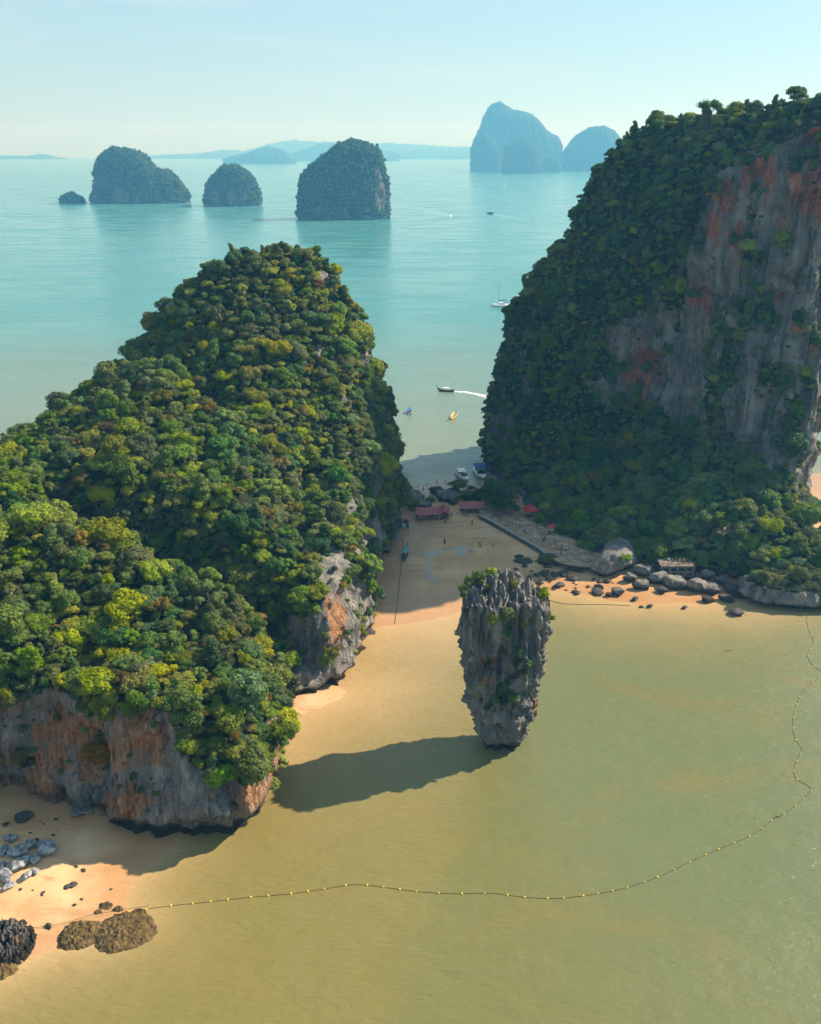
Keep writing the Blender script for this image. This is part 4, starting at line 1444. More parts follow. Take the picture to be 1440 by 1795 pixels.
def part(name, geo, mat, parent=None, smooth_shade=False, **kw):
    v, f = geo
    o = link(name, mesh_np(name, v, f, M[mat] if isinstance(mat, str) else mat, smooth_shade), parent)
    return o

def loft(rings, close_ends=True):
    n = len(rings[0])
    V = [p for r in rings for p in r]
    F = []
    for k in range(len(rings) - 1):
        for j in range(n):
            F.append((k * n + j, k * n + (j + 1) % n, (k + 1) * n + (j + 1) % n, (k + 1) * n + j))
    if close_ends:
        F.append(tuple(range(n))[::-1])
        F.append(tuple((len(rings) - 1) * n + j for j in range(n)))
    return V, F

def open_hull(L, B, D, bow=1.2, stern=0.35, thick=0.06, draft=0.25, bow_sharp=2.2):
    """an open wooden hull: outside and inside skins, bow at +y, sheer rising to the ends"""
    rings = []
    n = 22
    for k in range(n + 1):
        u = k / n
        y = -L / 2 + L * u
        half = B / 2 * max(0.04, (1 - abs(2 * u - 0.85) ** bow_sharp * (0.9 if u > 0.42 else 0.55)))
        if u > 0.92: half = B / 2 * max(0.03, (1 - u) * 3.2)
        sh = D + bow * max(0, (u - 0.55) / 0.45) ** 2.4 + stern * max(0, (0.25 - u) / 0.25) ** 2
        ke = -draft + (bow * 0.85 + draft) * max(0, (u - 0.72) / 0.28) ** 2.2
        ke = min(ke, sh - 0.12)
        h = sh - ke
        outer = [(half, y, sh), (half * 0.92, y, ke + h * 0.55), (half * 0.62, y, ke + h * 0.18), (0.001, y, ke)]
        outer += [(-p[0], p[1], p[2]) for p in outer[-2::-1]]
        hi = max(half - thick, 0.01)
        fl = min(ke + 0.22, sh - 0.05)
        inner = [(-hi, y, sh), (-hi * 0.85, y, fl + (sh - fl) * 0.4), (-hi * 0.6, y, fl), (hi * 0.6, y, fl), (hi * 0.85, y, fl + (sh - fl) * 0.4), (hi, y, sh)]
        rings.append(outer + inner)
    return loft(rings)

def canopy(L, B, z, rise=0.25, y=0.0):
    rings = []
    for u in (-1, 1):
        top = [(B / 2 * math.cos(math.pi * j / 8), y + u * L / 2, z + rise * math.sin(math.pi * j / 8)) for j in range(9)]
        bot = [(p[0] * 0.97, p[1], p[2] - 0.05) for p in top[::-1]]
        rings.append(top + bot)
    return loft(rings)

def longtail(name, loc, rz, L, hull_m, trim_m, canopy_m, label, open_mid=False, group="long tail boats", can_len=0.38, prow_cloth=True):
    t = empty(name, loc, rz)
    set_props(t, label, "boat", group)
    B = L * 0.16 + 0.35
    part("hull", open_hull(L, B, 0.55, 1.35, 0.35), hull_m, t, True)
    g = []
    for s in (-1, 1):
        pts, rr = [], []
        for k in range(0, 21):
            u = k / 22
            half = B / 2 * max(0.04, (1 - abs(2 * u - 0.85) ** 2.2 * (0.9 if u > 0.42 else 0.55)))
            sh = 0.55 + 1.35 * max(0, (u - 0.55) / 0.45) ** 2.4 + 0.35 * max(0, (0.25 - u) / 0.25) ** 2
            pts.append((s * (half + 0.02), -L / 2 + L * u, sh + 0.05))
            rr.append(0.075)
        g.append(tube(pts, rr, 5))
    part("gunwale", join(g), trim_m, t)
    part("prow_post", tube([(0, L * 0.44, 1.2), (0, L * 0.5, 2.0), (0, L * 0.525, 2.9)], [0.12, 0.11, 0.07]), trim_m, t)
    if prow_cloth:
        part("prow_ribbon", tube([(0, L * 0.505, 2.05), (0, L * 0.512, 2.4)], [0.19, 0.15], 7), 'red', t)
    for k in range(4):
        part("thwart", box(0, -L * 0.28 + k * L * 0.15, 0.42, B * 0.82, 0.28, 0.06), 'pale_wood', t)
    if canopy_m:
        cl = L * can_len
        part("canopy", canopy(cl, B * 1.02, 1.75, 0.22, -L * 0.06), canopy_m, t)
        for sx in (-1, 1):
            for sy in (-1, 1):
                part("canopy_post", bar((sx * B * 0.43, -L * 0.06 + sy * cl * 0.44, 0.5), (sx * B * 0.46, -L * 0.06 + sy * cl * 0.44, 1.76), 0.035), 'pale_wood', t)
    e = part("engine", join([box(0, -L * 0.47, 1.15, 0.4, 0.6, 0.4), bar((0, -L * 0.47, 0.5), (0, -L * 0.47, 1.0), 0.06)]), 'black', t)
    part("propeller_shaft", bar((0, -L * 0.49, 1.05), (0, -L * 0.49 - 2.6, 0.05), 0.035), 'steel', t)
    return t

def closed_hull(L, B, D, deck=0.15):
    rings = []
    n = 16
    for k in range(n + 1):
        u = k / n
        y = -L / 2 + L * u
        half = B / 2 * (1 - 0.08 * (1 - u)) * max(0.03, (1 - max(0, (u - 0.45) / 0.55) ** 2.3))
        sh = D * (1 + 0.35 * u * u)
        ke = -0.3 + (D * 1.1 + 0.3) * max(0, (u - 0.6) / 0.4) ** 2.6
        ke = min(ke, sh - 0.1)
        rings.append([(half, y, sh), (half * 0.93, y, ke + (sh - ke) * 0.4), (0.35 * half, y, ke), (-0.35 * half, y, ke), (-half * 0.93, y, ke + (sh - ke) * 0.4), (-half, y, sh), (-half * 0.8, y, sh + 0.03), (half * 0.8, y, sh + 0.03)])
    return loft(rings)

def speedboat(name, loc, rz, L, B, top_m, label, top_len=0.5, group="speedboats moored at the landing", roof_z=2.5):
    t = empty(name, loc, rz)
    set_props(t, label, "boat", group)
    part("hull", closed_hull(L, B, 1.05), 'white', t, True)
    part("rub_rail", join([tube([(s * B / 2 * 0.93, -L / 2, 0.95), (s * B / 2 * 0.98, -L * 0.1, 0.99), (s * B / 2 * 0.85, L * 0.2, 1.06), (s * B / 2 * 0.42, L * 0.4, 1.28)], [0.07] * 4, 5) for s in (-1, 1)]), 'navy', t)
    part("cockpit_floor", box(0, -L * 0.12, 1.11, B * 0.7, L * 0.55, 0.08), 'navy', t)
    for k in range(3):
        for s in (-1, 1):
            part("bench", box(s * B * 0.24, -L * 0.3 + k * L * 0.14, 1.36, B * 0.24, 0.5, 0.42), 'cream', t)
    part("windscreen", loft([[(-B * 0.38, L * 0.14, 1.15), (B * 0.38, L * 0.14, 1.15), (B * 0.38, L * 0.17, 1.15), (-B * 0.38, L * 0.17, 1.15)],
                             [(-B * 0.34, L * 0.08, 1.75), (B * 0.34, L * 0.08, 1.75), (B * 0.34, L * 0.10, 1.75), (-B * 0.34, L * 0.10, 1.75)]]), 'glass', t)
    part("roof", canopy(L * top_len, B * 0.9, roof_z, 0.16, -L * 0.14), top_m, t)
    for sx in (-1, 1):
        for sy in (-1, 0, 1):
            part("roof_post", bar((sx * B * 0.41, -L * 0.14 + sy * L * top_len * 0.45, 1.1), (sx * B * 0.42, -L * 0.14 + sy * L * top_len * 0.42, roof_z + 0.02), 0.035), 'steel', t)
    for s in (-0.5, 0.5):
        part("outboard", join([box(s * B * 0.45, -L / 2 - 0.3, 1.05, 0.42, 0.6, 0.6), box(s * B * 0.45, -L / 2 - 0.3, 0.3, 0.16, 0.25, 1.1)]), 'black', t)
    part("bow_rail", tube([(-B * 0.3, L * 0.3, 1.85), (0, L * 0.47, 2.0), (B * 0.3, L * 0.3, 1.85)], [0.03] * 3, 5), 'steel', t)
    return t

def wake(name, pts, w0, w1, label):
    """a trail of broken foam on the water: many small raised scraps"""
    rg = random.Random(hash(label) % 1000)
    V, F = [], []
    pts = [Vector(p) for p in pts]
    seg = len(pts) - 1
    n = 520
    for k in range(n):
        u = k / n
        s = min(int(u * seg), seg - 1)
        q = pts[s].lerp(pts[s + 1], u * seg - s)
        d = (pts[s + 1] - pts[s]).normalized()
        nrm = Vector((-d.y, d.x, 0))
        w = w0 + (w1 - w0) * u
        q = q + nrm * rg.gauss(0, 0.33) * w
        r = w * rg.uniform(0.12, 0.34) * (1 - 0.55 * u)
        b = len(V)
        m = 6
        for j in range(m):
            a = 6.283 * j / m + rg.uniform(-.3, .3)
            rr = r * rg.uniform(0.6, 1.3)
            V.append((q.x + d.x * rr * 1.6 * math.cos(a) + nrm.x * rr * math.sin(a), q.y + d.y * rr * 1.6 * math.cos(a) + nrm.y * rr * math.sin(a), 0.006))
        V.append((q.x, q.y, 0.03 + 0.12 * r))
        for j in range(m):
            F.append((b + j, b + (j + 1) % m, b + m))
    o = link(name, mesh_np(name, V, F, M['foam']))
    return set_props(o, label, None, None, 'stuff')

def rz_to(a, b):                                 # heading so that local +y runs from a to b
    d = Vector(b) - Vector(a)
    return math.atan2(-d.x, d.y)

# ------------------------------------------------------------------ ground levels for placing things
def sand_z(x, y):
    return float(beach_z(np.array([x]), np.array([y]))[0])

def on_sand(px, py):
    g = G(px, py, 1.0)
    for _ in range(3):
        z = max(sand_z(g.x, g.y), 0.0)
        g = G(px, py, z)
    g.z = z
    return g

def on_rock(px, py):                             # first ground of either island under that line of sight
    d = ray(px, py).normalized()
    best = None
    for b in (bvh_l, bvh_r):
        h = b.ray_cast(Vector((0, 0, H)), d)
        if h[0] is not None and (best is None or h[3] < best[3]): best = h
    return best[0] if best else G(px, py)

# ------------------------------------------------------------------ promenade and sea wall
PROM_Z = 2.3
WALL_PX = [(841, 903), (856, 910), (876, 921), (900, 935), (925, 949), (945, 960), (957, 970), (968, 981), (985, 988), (1010, 993), (1042, 995)]
WALL = [G(px, py, PROM_Z) for px, py in WALL_PX]
BACK_PX = [(845, 868), (872, 872), (905, 884), (930, 898), (952, 912), (978, 928), (1000, 942), (1015, 950), (1028, 958), (1042, 966), (1060, 972)]
BACK = [G(px, py, PROM_Z) for px, py in BACK_PX]

def resample(pts, step):
    out = [Vector(pts[0])]
    for a, b in zip(pts[:-1], pts[1:]):
        a, b = Vector(a), Vector(b)
        n = max(1, int((b - a).length / step))
        for k in range(1, n + 1):
            out.append(a.lerp(b, k / n))
    return out

def build_promenade():
    V, F = [], []
    n = len(WALL)
    m = 6
    for k in range(n):
        for j in range(m + 1):
            q = WALL[k].lerp(BACK[k], j / m)
            V.append((q.x, q.y, PROM_Z + 0.10 * gnoise(np.array([[q.x / 6, q.y / 6, 0]]))[0]))
    for k in range(n - 1):
        for j in range(m):
            F.append((k * (m + 1) + j, (k + 1) * (m + 1) + j, (k + 1) * (m + 1) + j + 1, k * (m + 1) + j + 1))
    o = link("promenade", mesh_np("promenade", V, F, M['paving'], True))
    set_props(o, "beaten sandy promenade curving along the top of the sea wall", None, None, 'structure')
    # the wall: stone blocks in courses, a coping on top
    t = empty("sea_wall", WALL[0] - Vector((0, 0, PROM_Z)))
    set_props(t, "curving mossy sea wall between the sand and the promenade", "wall")
    line = resample([Vector((p.x, p.y, 0)) for p in WALL[:7]], 1.0)
    o0 = t.location
    core = []
    for a, b in zip(line[:-1], line[1:]):
        mid = (a + b) / 2 - o0
        rz = math.atan2((b - a).y, (b - a).x)
        core.append(box(mid.x, mid.y, 0.95, (b - a).length + 0.02, 0.5, 2.5, rz))
    part("core", join(core), 'wall', t)
    blk = [mesh_np("block", *box(0, 0, 0, 1.5, 0.16, 0.68, 0, 0.97), M['wall']) for _ in range(1)]
    long_ = resample([Vector((p.x, p.y, 0)) for p in WALL[:7]], 1.55)
    rg = random.Random(4)
    for k, (a, b) in enumerate(zip(long_[:-1], long_[1:])):
        d = (b - a).normalized()
        nrm = Vector((d.y, -d.x, 0))
        for c in range(3):
            q = (a + b) / 2 - o0 + nrm * (0.30 + rg.uniform(-0.03, 0.03)) + d * (0.5 if c % 2 else 0)
            bo = link("block", blk[0], t)
            bo.location = (q.x, q.y, 0.35 + c * 0.72)
            bo.rotation_euler = (0, 0, math.atan2(d.y, d.x) + rg.uniform(-.02, .02))
        q = (a + b) / 2 - o0
        cp = part("coping", box(0, 0, 0, (b - a).length - 0.04, 0.7, 0.18), 'concrete', t) if k == 0 else link("coping", cp_me, t)
        cp_me = cp.data
        cp.location = (q.x, q.y, PROM_Z + 0.06)
        cp.rotation_euler = (0, 0, math.atan2(d.y, d.x))
build_promenade()

def steps(px, py, rz, label):
    t = empty("stone_steps", G(px, py, PROM_Z - 1.0), rz)
    set_props(t, label, "steps")
    for k in range(5):
        part("step", box(0, -k * 0.55, 0.95 - k * 0.2, 3.6, 0.55, 0.5), 'concrete', t)
steps(994, 974, 0.35, "pale concrete steps at the end of the promenade")

# puddle and stream left on the sand
def flat_patch(name, poly_px, step, mat, dz, label, kind, cat=None):
    w = [tuple(on_sand(*p)[:2]) for p in poly_px]
    a = np.array(w)
    xs, ys = np.arange(a[:, 0].min(), a[:, 0].max() + step, step), np.arange(a[:, 1].min(), a[:, 1].max() + step, step)
    X, Y = np.meshgrid(xs, ys)
    x, y = X.ravel(), Y.ravel()
    d = signed_dist(x, y, w) + 0.9 * fbm(np.stack([x / 2.2, y / 2.2, 0 * x], 1), 4)
    z = beach_z(x, y) + dz
    f = grid_faces(len(xs), len(ys))
    f = f[(d[f] > 0).all(1)]
    used = np.unique(f)
    rm = np.full(len(x), -1)
    rm[used] = np.arange(len(used))
    me = mesh_np(name, np.stack([x, y, z], 1)[used], rm[f], M[mat], True)
    return set_props(link(name, me), label, cat, None, kind)
flat_patch("stream", [(738, 969), (760, 966), (790, 960), (820, 957), (818, 964), (816, 978), (808, 974), (799, 966), (786, 964), (772, 967), (762, 975), (757, 986), (754, 999), (758, 1008), (766, 1016), (768, 1024),
                      (758, 1019), (747, 1010), (745, 1001), (750, 989), (753, 980), (747, 973)], 0.25, 'puddle', 0.03, "shallow shining stream forking across the wet sand", 'structure')

# ------------------------------------------------------------------ stalls and shelters
def stall(name, loc, rz, W, D, h, label, goods=8, front_gable=False, seed=1):
    t = empty(name, loc, rz)
    set_props(t, label, "stall", None)
    rg = random.Random(seed)
    # corrugated roof sloping towards the beach, sheet by sheet
    nsh = max(3, int(W / 1.3))
    sw = W / nsh
    sheet = None
    for k in range(nsh):
        if sheet is None:
            V, F = [], []
            nn = 9
            for j in range(nn):
                x = -sw * 0.51 + sw * 1.02 * j / (nn - 1)
                zz = 0.05 * (j % 2)
                V += [(x, -D / 2 - 0.6, h - 0.55 + zz), (x, D / 2 + 0.2, h + 0.75 + zz)]
                V += [(x, -D / 2 - 0.6, h - 0.60 + zz), (x, D / 2 + 0.2, h + 0.70 + zz)]
            for j in range(nn - 1):
                a, b = 4 * j, 4 * (j + 1)
                F += [(a, b, b + 1, a + 1), (a + 2, a + 3, b + 3, b + 2), (a, a + 2, b + 2, b), (a + 1, b + 1, b + 3, a + 3)]
            F += [(0, 1, 3, 2), (4 * nn - 4, 4 * nn - 2, 4 * nn - 1, 4 * nn - 3)]
            sheet = mesh_np("roof_sheet", V, F, M['red_roof'])
        o = link("roof_sheet", sheet, t)
        o.location = (-W / 2 + sw * (k + 0.5), 0, 0.012 * (k % 2))
    np_ = max(3, int(W / 2.6)) + 1
    for k in range(np_):
        x = -W / 2 + 0.15 + (W - 0.3) * k / (np_ - 1)
        part("post", box(x, -D / 2, (h - 0.5) / 2, 0.14, 0.14, h - 0.5), 'wood', t)
        part("post", box(x, D / 2, (h + 0.6) / 2, 0.14, 0.14, h + 0.6), 'wood', t)
    part("back_wall", box(0, D / 2 - 0.1, 1.0, W - 0.3, 0.08, 2.0), 'dark_wood', t)
    part("counter", box(0, -D / 2 + 0.55, 0.42, W * 0.88, 0.8, 0.84), 'wood', t)
    mats = ['dark_wood', 'teal', 'wood', 'navy', 'wood', 'pale_wood', 'dark_wood', 'red']
    for k in range(goods):
        x = -W * 0.4 + W * 0.8 * (k + 0.5) / goods
        cr = empty("goods_crate", (0, 0, 0))
        g = box(0, 0, 0, 0.7, 0.5, 0.4 + 0.25 * rg.random())
        bpy.data.objects.remove(cr)
        o = part("goods_crate", g, mats[rg.randrange(len(mats))], t)
        o.location = (x, -D / 2 + 0.55, 1.14)
    if front_gable:
        gx = W / 2 - 1.6
        part("gable_roof", loft([[(gx - 1.9, -D / 2 - 1.0, h - 0.5), (gx, -D / 2 - 1.0, h + 0.9), (gx + 1.9, -D / 2 - 1.0, h - 0.5), (gx, -D / 2 - 1.0, h + 0.75)],
                                 [(gx - 1.9, D / 2 + 0.4, h + 0.4), (gx, D / 2 + 0.4, h + 1.9), (gx + 1.9, D / 2 + 0.4, h + 0.4), (gx, D / 2 + 0.4, h + 1.75)]]), 'red_roof', t)
    return t

p = on_sand(758, 909)
stall("market_stall", p, 0.02, 10.6, 2.8, 2.5, "long open market stall with a pinkish red roof and gabled right end", 12, True, 1)
p = on_sand(828, 898)
stall("market_stall", p, 0.05, 7.8, 2.6, 2.5, "market stall under a straight red roof at the head of the sea wall", 8, False, 2)
p = on_sand(709, 919)
stall("market_stall", p, math.pi / 2 + 0.1, 6.0, 2.2, 2.6, "red roofed stall end on against the left cliff", 4, False, 3)
p = on_sand(824, 876)
stall("market_stall", p, 0.05, 4.6, 2.4, 2.4, "low red roof behind the bushes near the speedboats", 4, False, 4)
p = on_sand(708, 925)
t = empty("cool_box", p, 0.1)
set_props(t, "teal cool box standing at the end of the left stall", "box")
part("body", box(0, 0, 0.5, 1.2, 0.9, 1.0), 'teal', t)
part("lid", box(0, 0, 1.06, 1.26, 0.96, 0.12), 'white', t)

def tent(loc, w, h, label, mat='red_cloth', name="tent", cat="tent"):
    t = empty(name, loc, 0.3)
    set_props(t, label, cat)
    r1 = [(-w / 2, -w / 2, h * 0.62), (w / 2, -w / 2, h * 0.62), (w / 2, w / 2, h * 0.62), (-w / 2, w / 2, h * 0.62)]
    r2 = [(x * 0.45, y * 0.45, h * 0.84) for x, y, z in r1]
    r3 = [(x * 0.03, y * 0.03, h) for x, y, z in r1]
    part("canopy", loft([r1, r2, r3]), mat, t)
    part("valance", join([box(0, s * w / 2, h * 0.58, w, 0.04, 0.3) for s in (-1, 1)] + [box(s * w / 2, 0, h * 0.58, 0.04, w, 0.3) for s in (-1, 1)]), mat, t)
    for sx in (-1, 1):
        for sy in (-1, 1):
            part("pole", bar((sx * w * 0.48, sy * w * 0.48, 0), (sx * w * 0.48, sy * w * 0.48, h * 0.62), 0.05), 'steel', t)
    part("table", box(0, 0.2, 0.4, w * 0.7, 0.9, 0.8), 'wood', t)
    return t
tent(G(930, 906, PROM_Z + 0.05), 4.4, 4.2, "dark red peaked tent under the trees behind the promenade")
def umbrella(loc, r, h, label):
    t = empty("umbrella", loc)
    set_props(t, label, "umbrella")
    n = 8
    ring = lambda k, z: [(k * math.cos(6.283 * j / n), k * math.sin(6.283 * j / n), z) for j in range(n)]
    part("canopy", loft([ring(r, h - 0.55), ring(r * 0.55, h - 0.2), ring(0.04, h)]), 'red_cloth', t)
    part("pole", bar((0, 0, 0), (0, 0, h), 0.04), 'wood', t)
    part("base", tube([(0, 0, 0), (0, 0, 0.15)], [0.35, 0.3], 8), 'concrete', t)
umbrella(G(967, 934, PROM_Z + 0.05), 1.5, 2.8, "red umbrella at the back edge of the promenade")

# ------------------------------------------------------------------ terrace, boardwalk
def terrace():
    z = 4.6
    a, b = G(1160, 1000, z - 1.2), G(1216, 1000, z - 1.2)
    c = (a + b) / 2
    t = empty("viewing_terrace", (c.x, c.y, 0), rz_to(a, b) + math.pi / 2)
    set_props(t, "concrete viewing terrace with open arches above the boulders", "terrace")
    W, D = (b - a).length, 5.0
    part("deck", box(0, D / 2 - 0.2, z, W + 0.5, D, 0.35), 'terrace', t)
    n = 5
    for r in range(2):
        for k in range(n):
            x = -W / 2 + W * k / (n - 1)
            part("pillar", box(x, 0.1, z - 0.9 - r * 1.4, 0.42, 0.55, 1.15), 'terrace', t)
        part("beam", box(0, 0.08, z - 1.6 - r * 1.4, W + 0.3, 0.6, 0.28), 'terrace', t)
        for k in range(n - 1):
            x0, x1 = -W / 2 + W * k / (n - 1) + 0.2, -W / 2 + W * (k + 1) / (n - 1) - 0.2
            pts = []
            for j in range(7):
                a_ = math.pi * j / 6
                pts.append((x0 + (x1 - x0) * (0.5 - 0.5 * math.cos(a_)), 0.1, z - 0.95 - r * 1.4 + 0.5 * math.sin(a_)))
            part("arch", tube(pts, [0.16] * 7, 5), 'terrace', t)
    part("retaining_wall", box(0, 1.7, z - 2.2, W, 0.4, 4.2), 'dark_rock', t)
    for k in range(7):
        part("rail_post", bar((-W / 2 + W * k / 6, -0.05, z + 0.1), (-W / 2 + W * k / 6, -0.05, z + 1.1), 0.05), 'pale_wood', t)
    part("handrail", bar((-W / 2, -0.05, z + 1.1), (W / 2, -0.05, z + 1.1), 0.045), 'pale_wood', t)
terrace()

def boardwalk():
    a, b = on_rock(1256, 944), on_rock(1312, 944)
    z = max(a.z, b.z) + 1.2
    c = (a + b) / 2
    L = (b - a).length
    t = empty("boardwalk", (c.x, c.y, z), math.atan2((b - a).y, (b - a).x))
    set_props(t, "wooden boardwalk with railings among the trees above the boulders", "boardwalk")
    n = 22
    for k in range(n):
        o = part("plank", box(0, 0, 0, L / n - 0.04, 2.6, 0.08), 'pale_wood', t) if k == 0 else link("plank", me_, t)
        me_ = o.data
        o.location = (-L / 2 + L * (k + 0.5) / n, 0, 0.012 * (k % 3))
    part("joist", join([box(0, y, -0.2, L, 0.15, 0.25) for y in (-1.1, 1.1)]), 'wood', t)
    for k in range(6):
        x = -L / 2 + L * k / 5
        for y in (-1.25, 1.25):
            part("post", bar((x, y, -2.6), (x, y, 1.1), 0.07), 'wood', t)
    for y in (-1.25, 1.25):
        part("handrail", bar((-L / 2, y, 1.1), (L / 2, y, 1.1), 0.055), 'pale_wood', t)
        part("mid_rail", bar((-L / 2, y, 0.6), (L / 2, y, 0.6), 0.04), 'pale_wood', t)
    return c, z
BW_C, BW_Z = boardwalk()

# ------------------------------------------------------------------ boulders
def boulder_mesh(name, seed, mat, flat=0.75, facets=9, sub=4, amp=0.16):
    bm = bmesh.new()
    bmesh.ops.create_icosphere(bm, subdivisions=sub, radius=1.0)
    v = np.array([x.co[:] for x in bm.verts])
    rg = np.random.default_rng(seed)
    for k in range(facets):
        d = rg.normal(size=3)
        d /= np.linalg.norm(d)
        h = rg.uniform(0.52, 0.80)
        over = np.maximum(v @ d - h, 0)
        v -= over[:, None] * d * 0.97
    nrm = v / np.linalg.norm(v, axis=1)[:, None]
    v = v + nrm * (fbm(v * 1.6 + seed, 4) * amp * 1.3 + (ridged(v * 3.1 + seed, 3) - 0.6) * amp * 0.6)[:, None]
    v[:, 2] *= flat
    bm.verts.ensure_lookup_table()
    f = [[q.index for q in p_.verts] for p_ in bm.faces]
    bm.free()
    me = mesh_np(name, v, f, mat, True)
    n = len(v)
    attr(me, "veg", np.zeros(n))
    attr(me, "stain", np.full(n, 0.55 if seed >= 30 else 0.0))
    attr(me, "tide", np.full(n, 0.0 if seed >= 10 else 1.0))
    return me
M['boulder'] = rock_material("boulder_grey", 0.2, 1.6)
M['pale_boulder'] = plain("pale_boulder", (0.27, 0.275, 0.285), 0.9, 0.2, 0, 0.5, 2.2)
M['red_boulder'] = rock_material("boulder_red", 1.2, 1.4)
BM = {'boulder': [boulder_mesh("boulder", s, M['boulder'], 0.8, 14, 4, 0.14) for s in range(6)],
      'pale_boulder': [boulder_mesh("boulder", s + 10, M['pale_boulder'], 0.75, 18, 4, 0.10) for s in range(5)],
      'dark_rock': [boulder_mesh("rock", s + 20, M['dark_rock'], 0.7, 8, 3, 0.25) for s in range(5)],
      'red_boulder': [boulder_mesh("boulder", s + 30, M['red_boulder'], 0.8, 12, 4, 0.14) for s in range(2)]}

rgb_ = random.Random(77)
def boulder(px, py, wpx, label, mat='boulder', hk=1.0, group=None, name="boulder", rz=None, depth=0.85, sink=0.25, z=None):
    g = on_sand(px, py) if z is None else G(px, py, z)
    dep = g.y * CP + (H - g.z) * SP
    r = wpx / 2 / FPX * dep
    o = link(name, rgb_.choice(BM[mat]))
    o.location = (g.x, g.y + r * depth * 0.6, g.z + r * hk * (0.75 - sink))
    o.scale = (r * 1.12, r * depth, r * hk)
    o.rotation_euler = (rgb_.uniform(-.1, .1), rgb_.uniform(-.1, .1), rgb_.uniform(-0.5, 0.5) if rz is None else rz)
    return set_props(o, label, "boulder" if 'boulder' in name else "rock", group)

SB = "boulders along the right shore"
for px, py, w, lab, hk in [
    (1085, 1010, 96, "largest pale topped boulder beside the end of the promenade", 0.95), (1104, 1022, 26, "narrow upright grey boulder under the largest boulder", 1.2),
    (1128, 1012, 40, "blue grey boulder wedged behind the rounded dark one", 0.9), (1127, 1036, 32, "rounded dark boulder with a pale cap on the sand", 0.95),
    (1142, 1008, 24, "small grey boulder left of the terrace", 0.9), (1158, 1026, 38, "brown grey boulder below the left end of the terrace", 1.0),
    (1186, 1034, 42, "broad grey boulder right under the terrace arches", 0.95), (1222, 1040, 40, "pointed grey boulder right of the terrace", 1.05),
    (1085, 1046, 30, "boulder with a flat lit top at the edge of the sand", 0.8), (1067, 1047, 14, "small dark boulder left of the flat topped one", 0.8),
    (1162, 1042, 24, "dark boulder sitting on the narrow beach", 0.8), (1250, 1044, 36, "wide low boulder below the wooded bank", 0.8),
    (1283, 1040, 34, "flat dark boulder at the back of the narrow beach", 0.6), (1243, 1057, 24, "dark boulder at the waterline below the wooded bank", 0.75),
    (1274, 1056, 30, "low broad boulder on the narrow beach left of the ledge", 0.65), (1297, 1049, 24, "slab like boulder left of the rock ledge", 0.6),
    (1240, 1020, 32, "grey boulder half buried under the trees", 0.9), (1290, 1016, 30, "grey boulder behind the slab like one", 0.9), (1205, 1016, 30, "grey boulder behind the pointed boulder", 0.8),
    (1265, 1026, 30, "grey boulder in the shade of the wooded bank", 0.8), (1312, 1030, 34, "grey boulder at the left end of the rock ledge", 0.9)]:
    boulder(px, py, w, lab, 'boulder', hk, SB)
for px, py, w, lab in [(1293, 1080, 24, "dark rock standing alone in the shallow water off the ledge"), (1140, 1066, 12, "small dark rock with a jagged top in the shallows"),
                       (1125, 1066, 8, "tiny dark rock in the shallows left of the jagged one"), (1200, 1068, 11, "low dark rock in the shallows below the pointed boulder"),
                       (1113, 1054, 14, "dark rock on the waterline with a pale sandy patch"), (1012, 1043, 12, "dark rock at the lit edge of the sand")]:
    boulder(px, py, w, lab, 'dark_rock', 0.85, "dark rocks in the shallows", "rock")
NTH = ['first', 'second', 'third', 'fourth', 'fifth', 'sixth', 'seventh', 'eighth', 'ninth', 'tenth', 'eleventh', 'twelfth', 'thirteenth', 'fourteenth', 'fifteenth', 'sixteenth', 'seventeenth', 'eighteenth', 'nineteenth', 'twentieth', 'twenty first', 'twenty second', 'twenty third', 'twenty fourth', 'twenty fifth', 'twenty sixth', 'twenty seventh', 'twenty eighth', 'twenty ninth', 'thirtieth']
big_ = []
k = 0
rr_ = random.Random(5)
while k < 74:
    px, py = rr_.uniform(905, 1075), rr_.uniform(968, 1046)
    # they lie in a loose tongue below the promenade
    if not (0.28 * (px - 905) + 972 < py < 0.36 * (px - 905) + 1012 and px < 1075): continue
    w = rr_.choice([4, 5, 6, 7, 8, 10, 13, 18])
    ob_ = boulder(px, py, w, "dark weedy rock in the tongue of rubble below the promenade" if w < 10 else "bigger weedy rock in the rubble below the promenade", 'dark_rock', 0.75, "rubble on the sand", "rock")
    if w >= 10: big_.append((px, ob_))
    k += 1
for j, (px, ob_) in enumerate(sorted(big_, key=lambda q: q[0])):
    ob_['label'] = f"{NTH[min(j, 29)]} from left of the bigger weedy rocks in the rubble below the promenade"
boulder(962, 990, 34, "mossy boulder at the foot of the sea wall end", 'dark_rock', 0.8, None, "boulder")

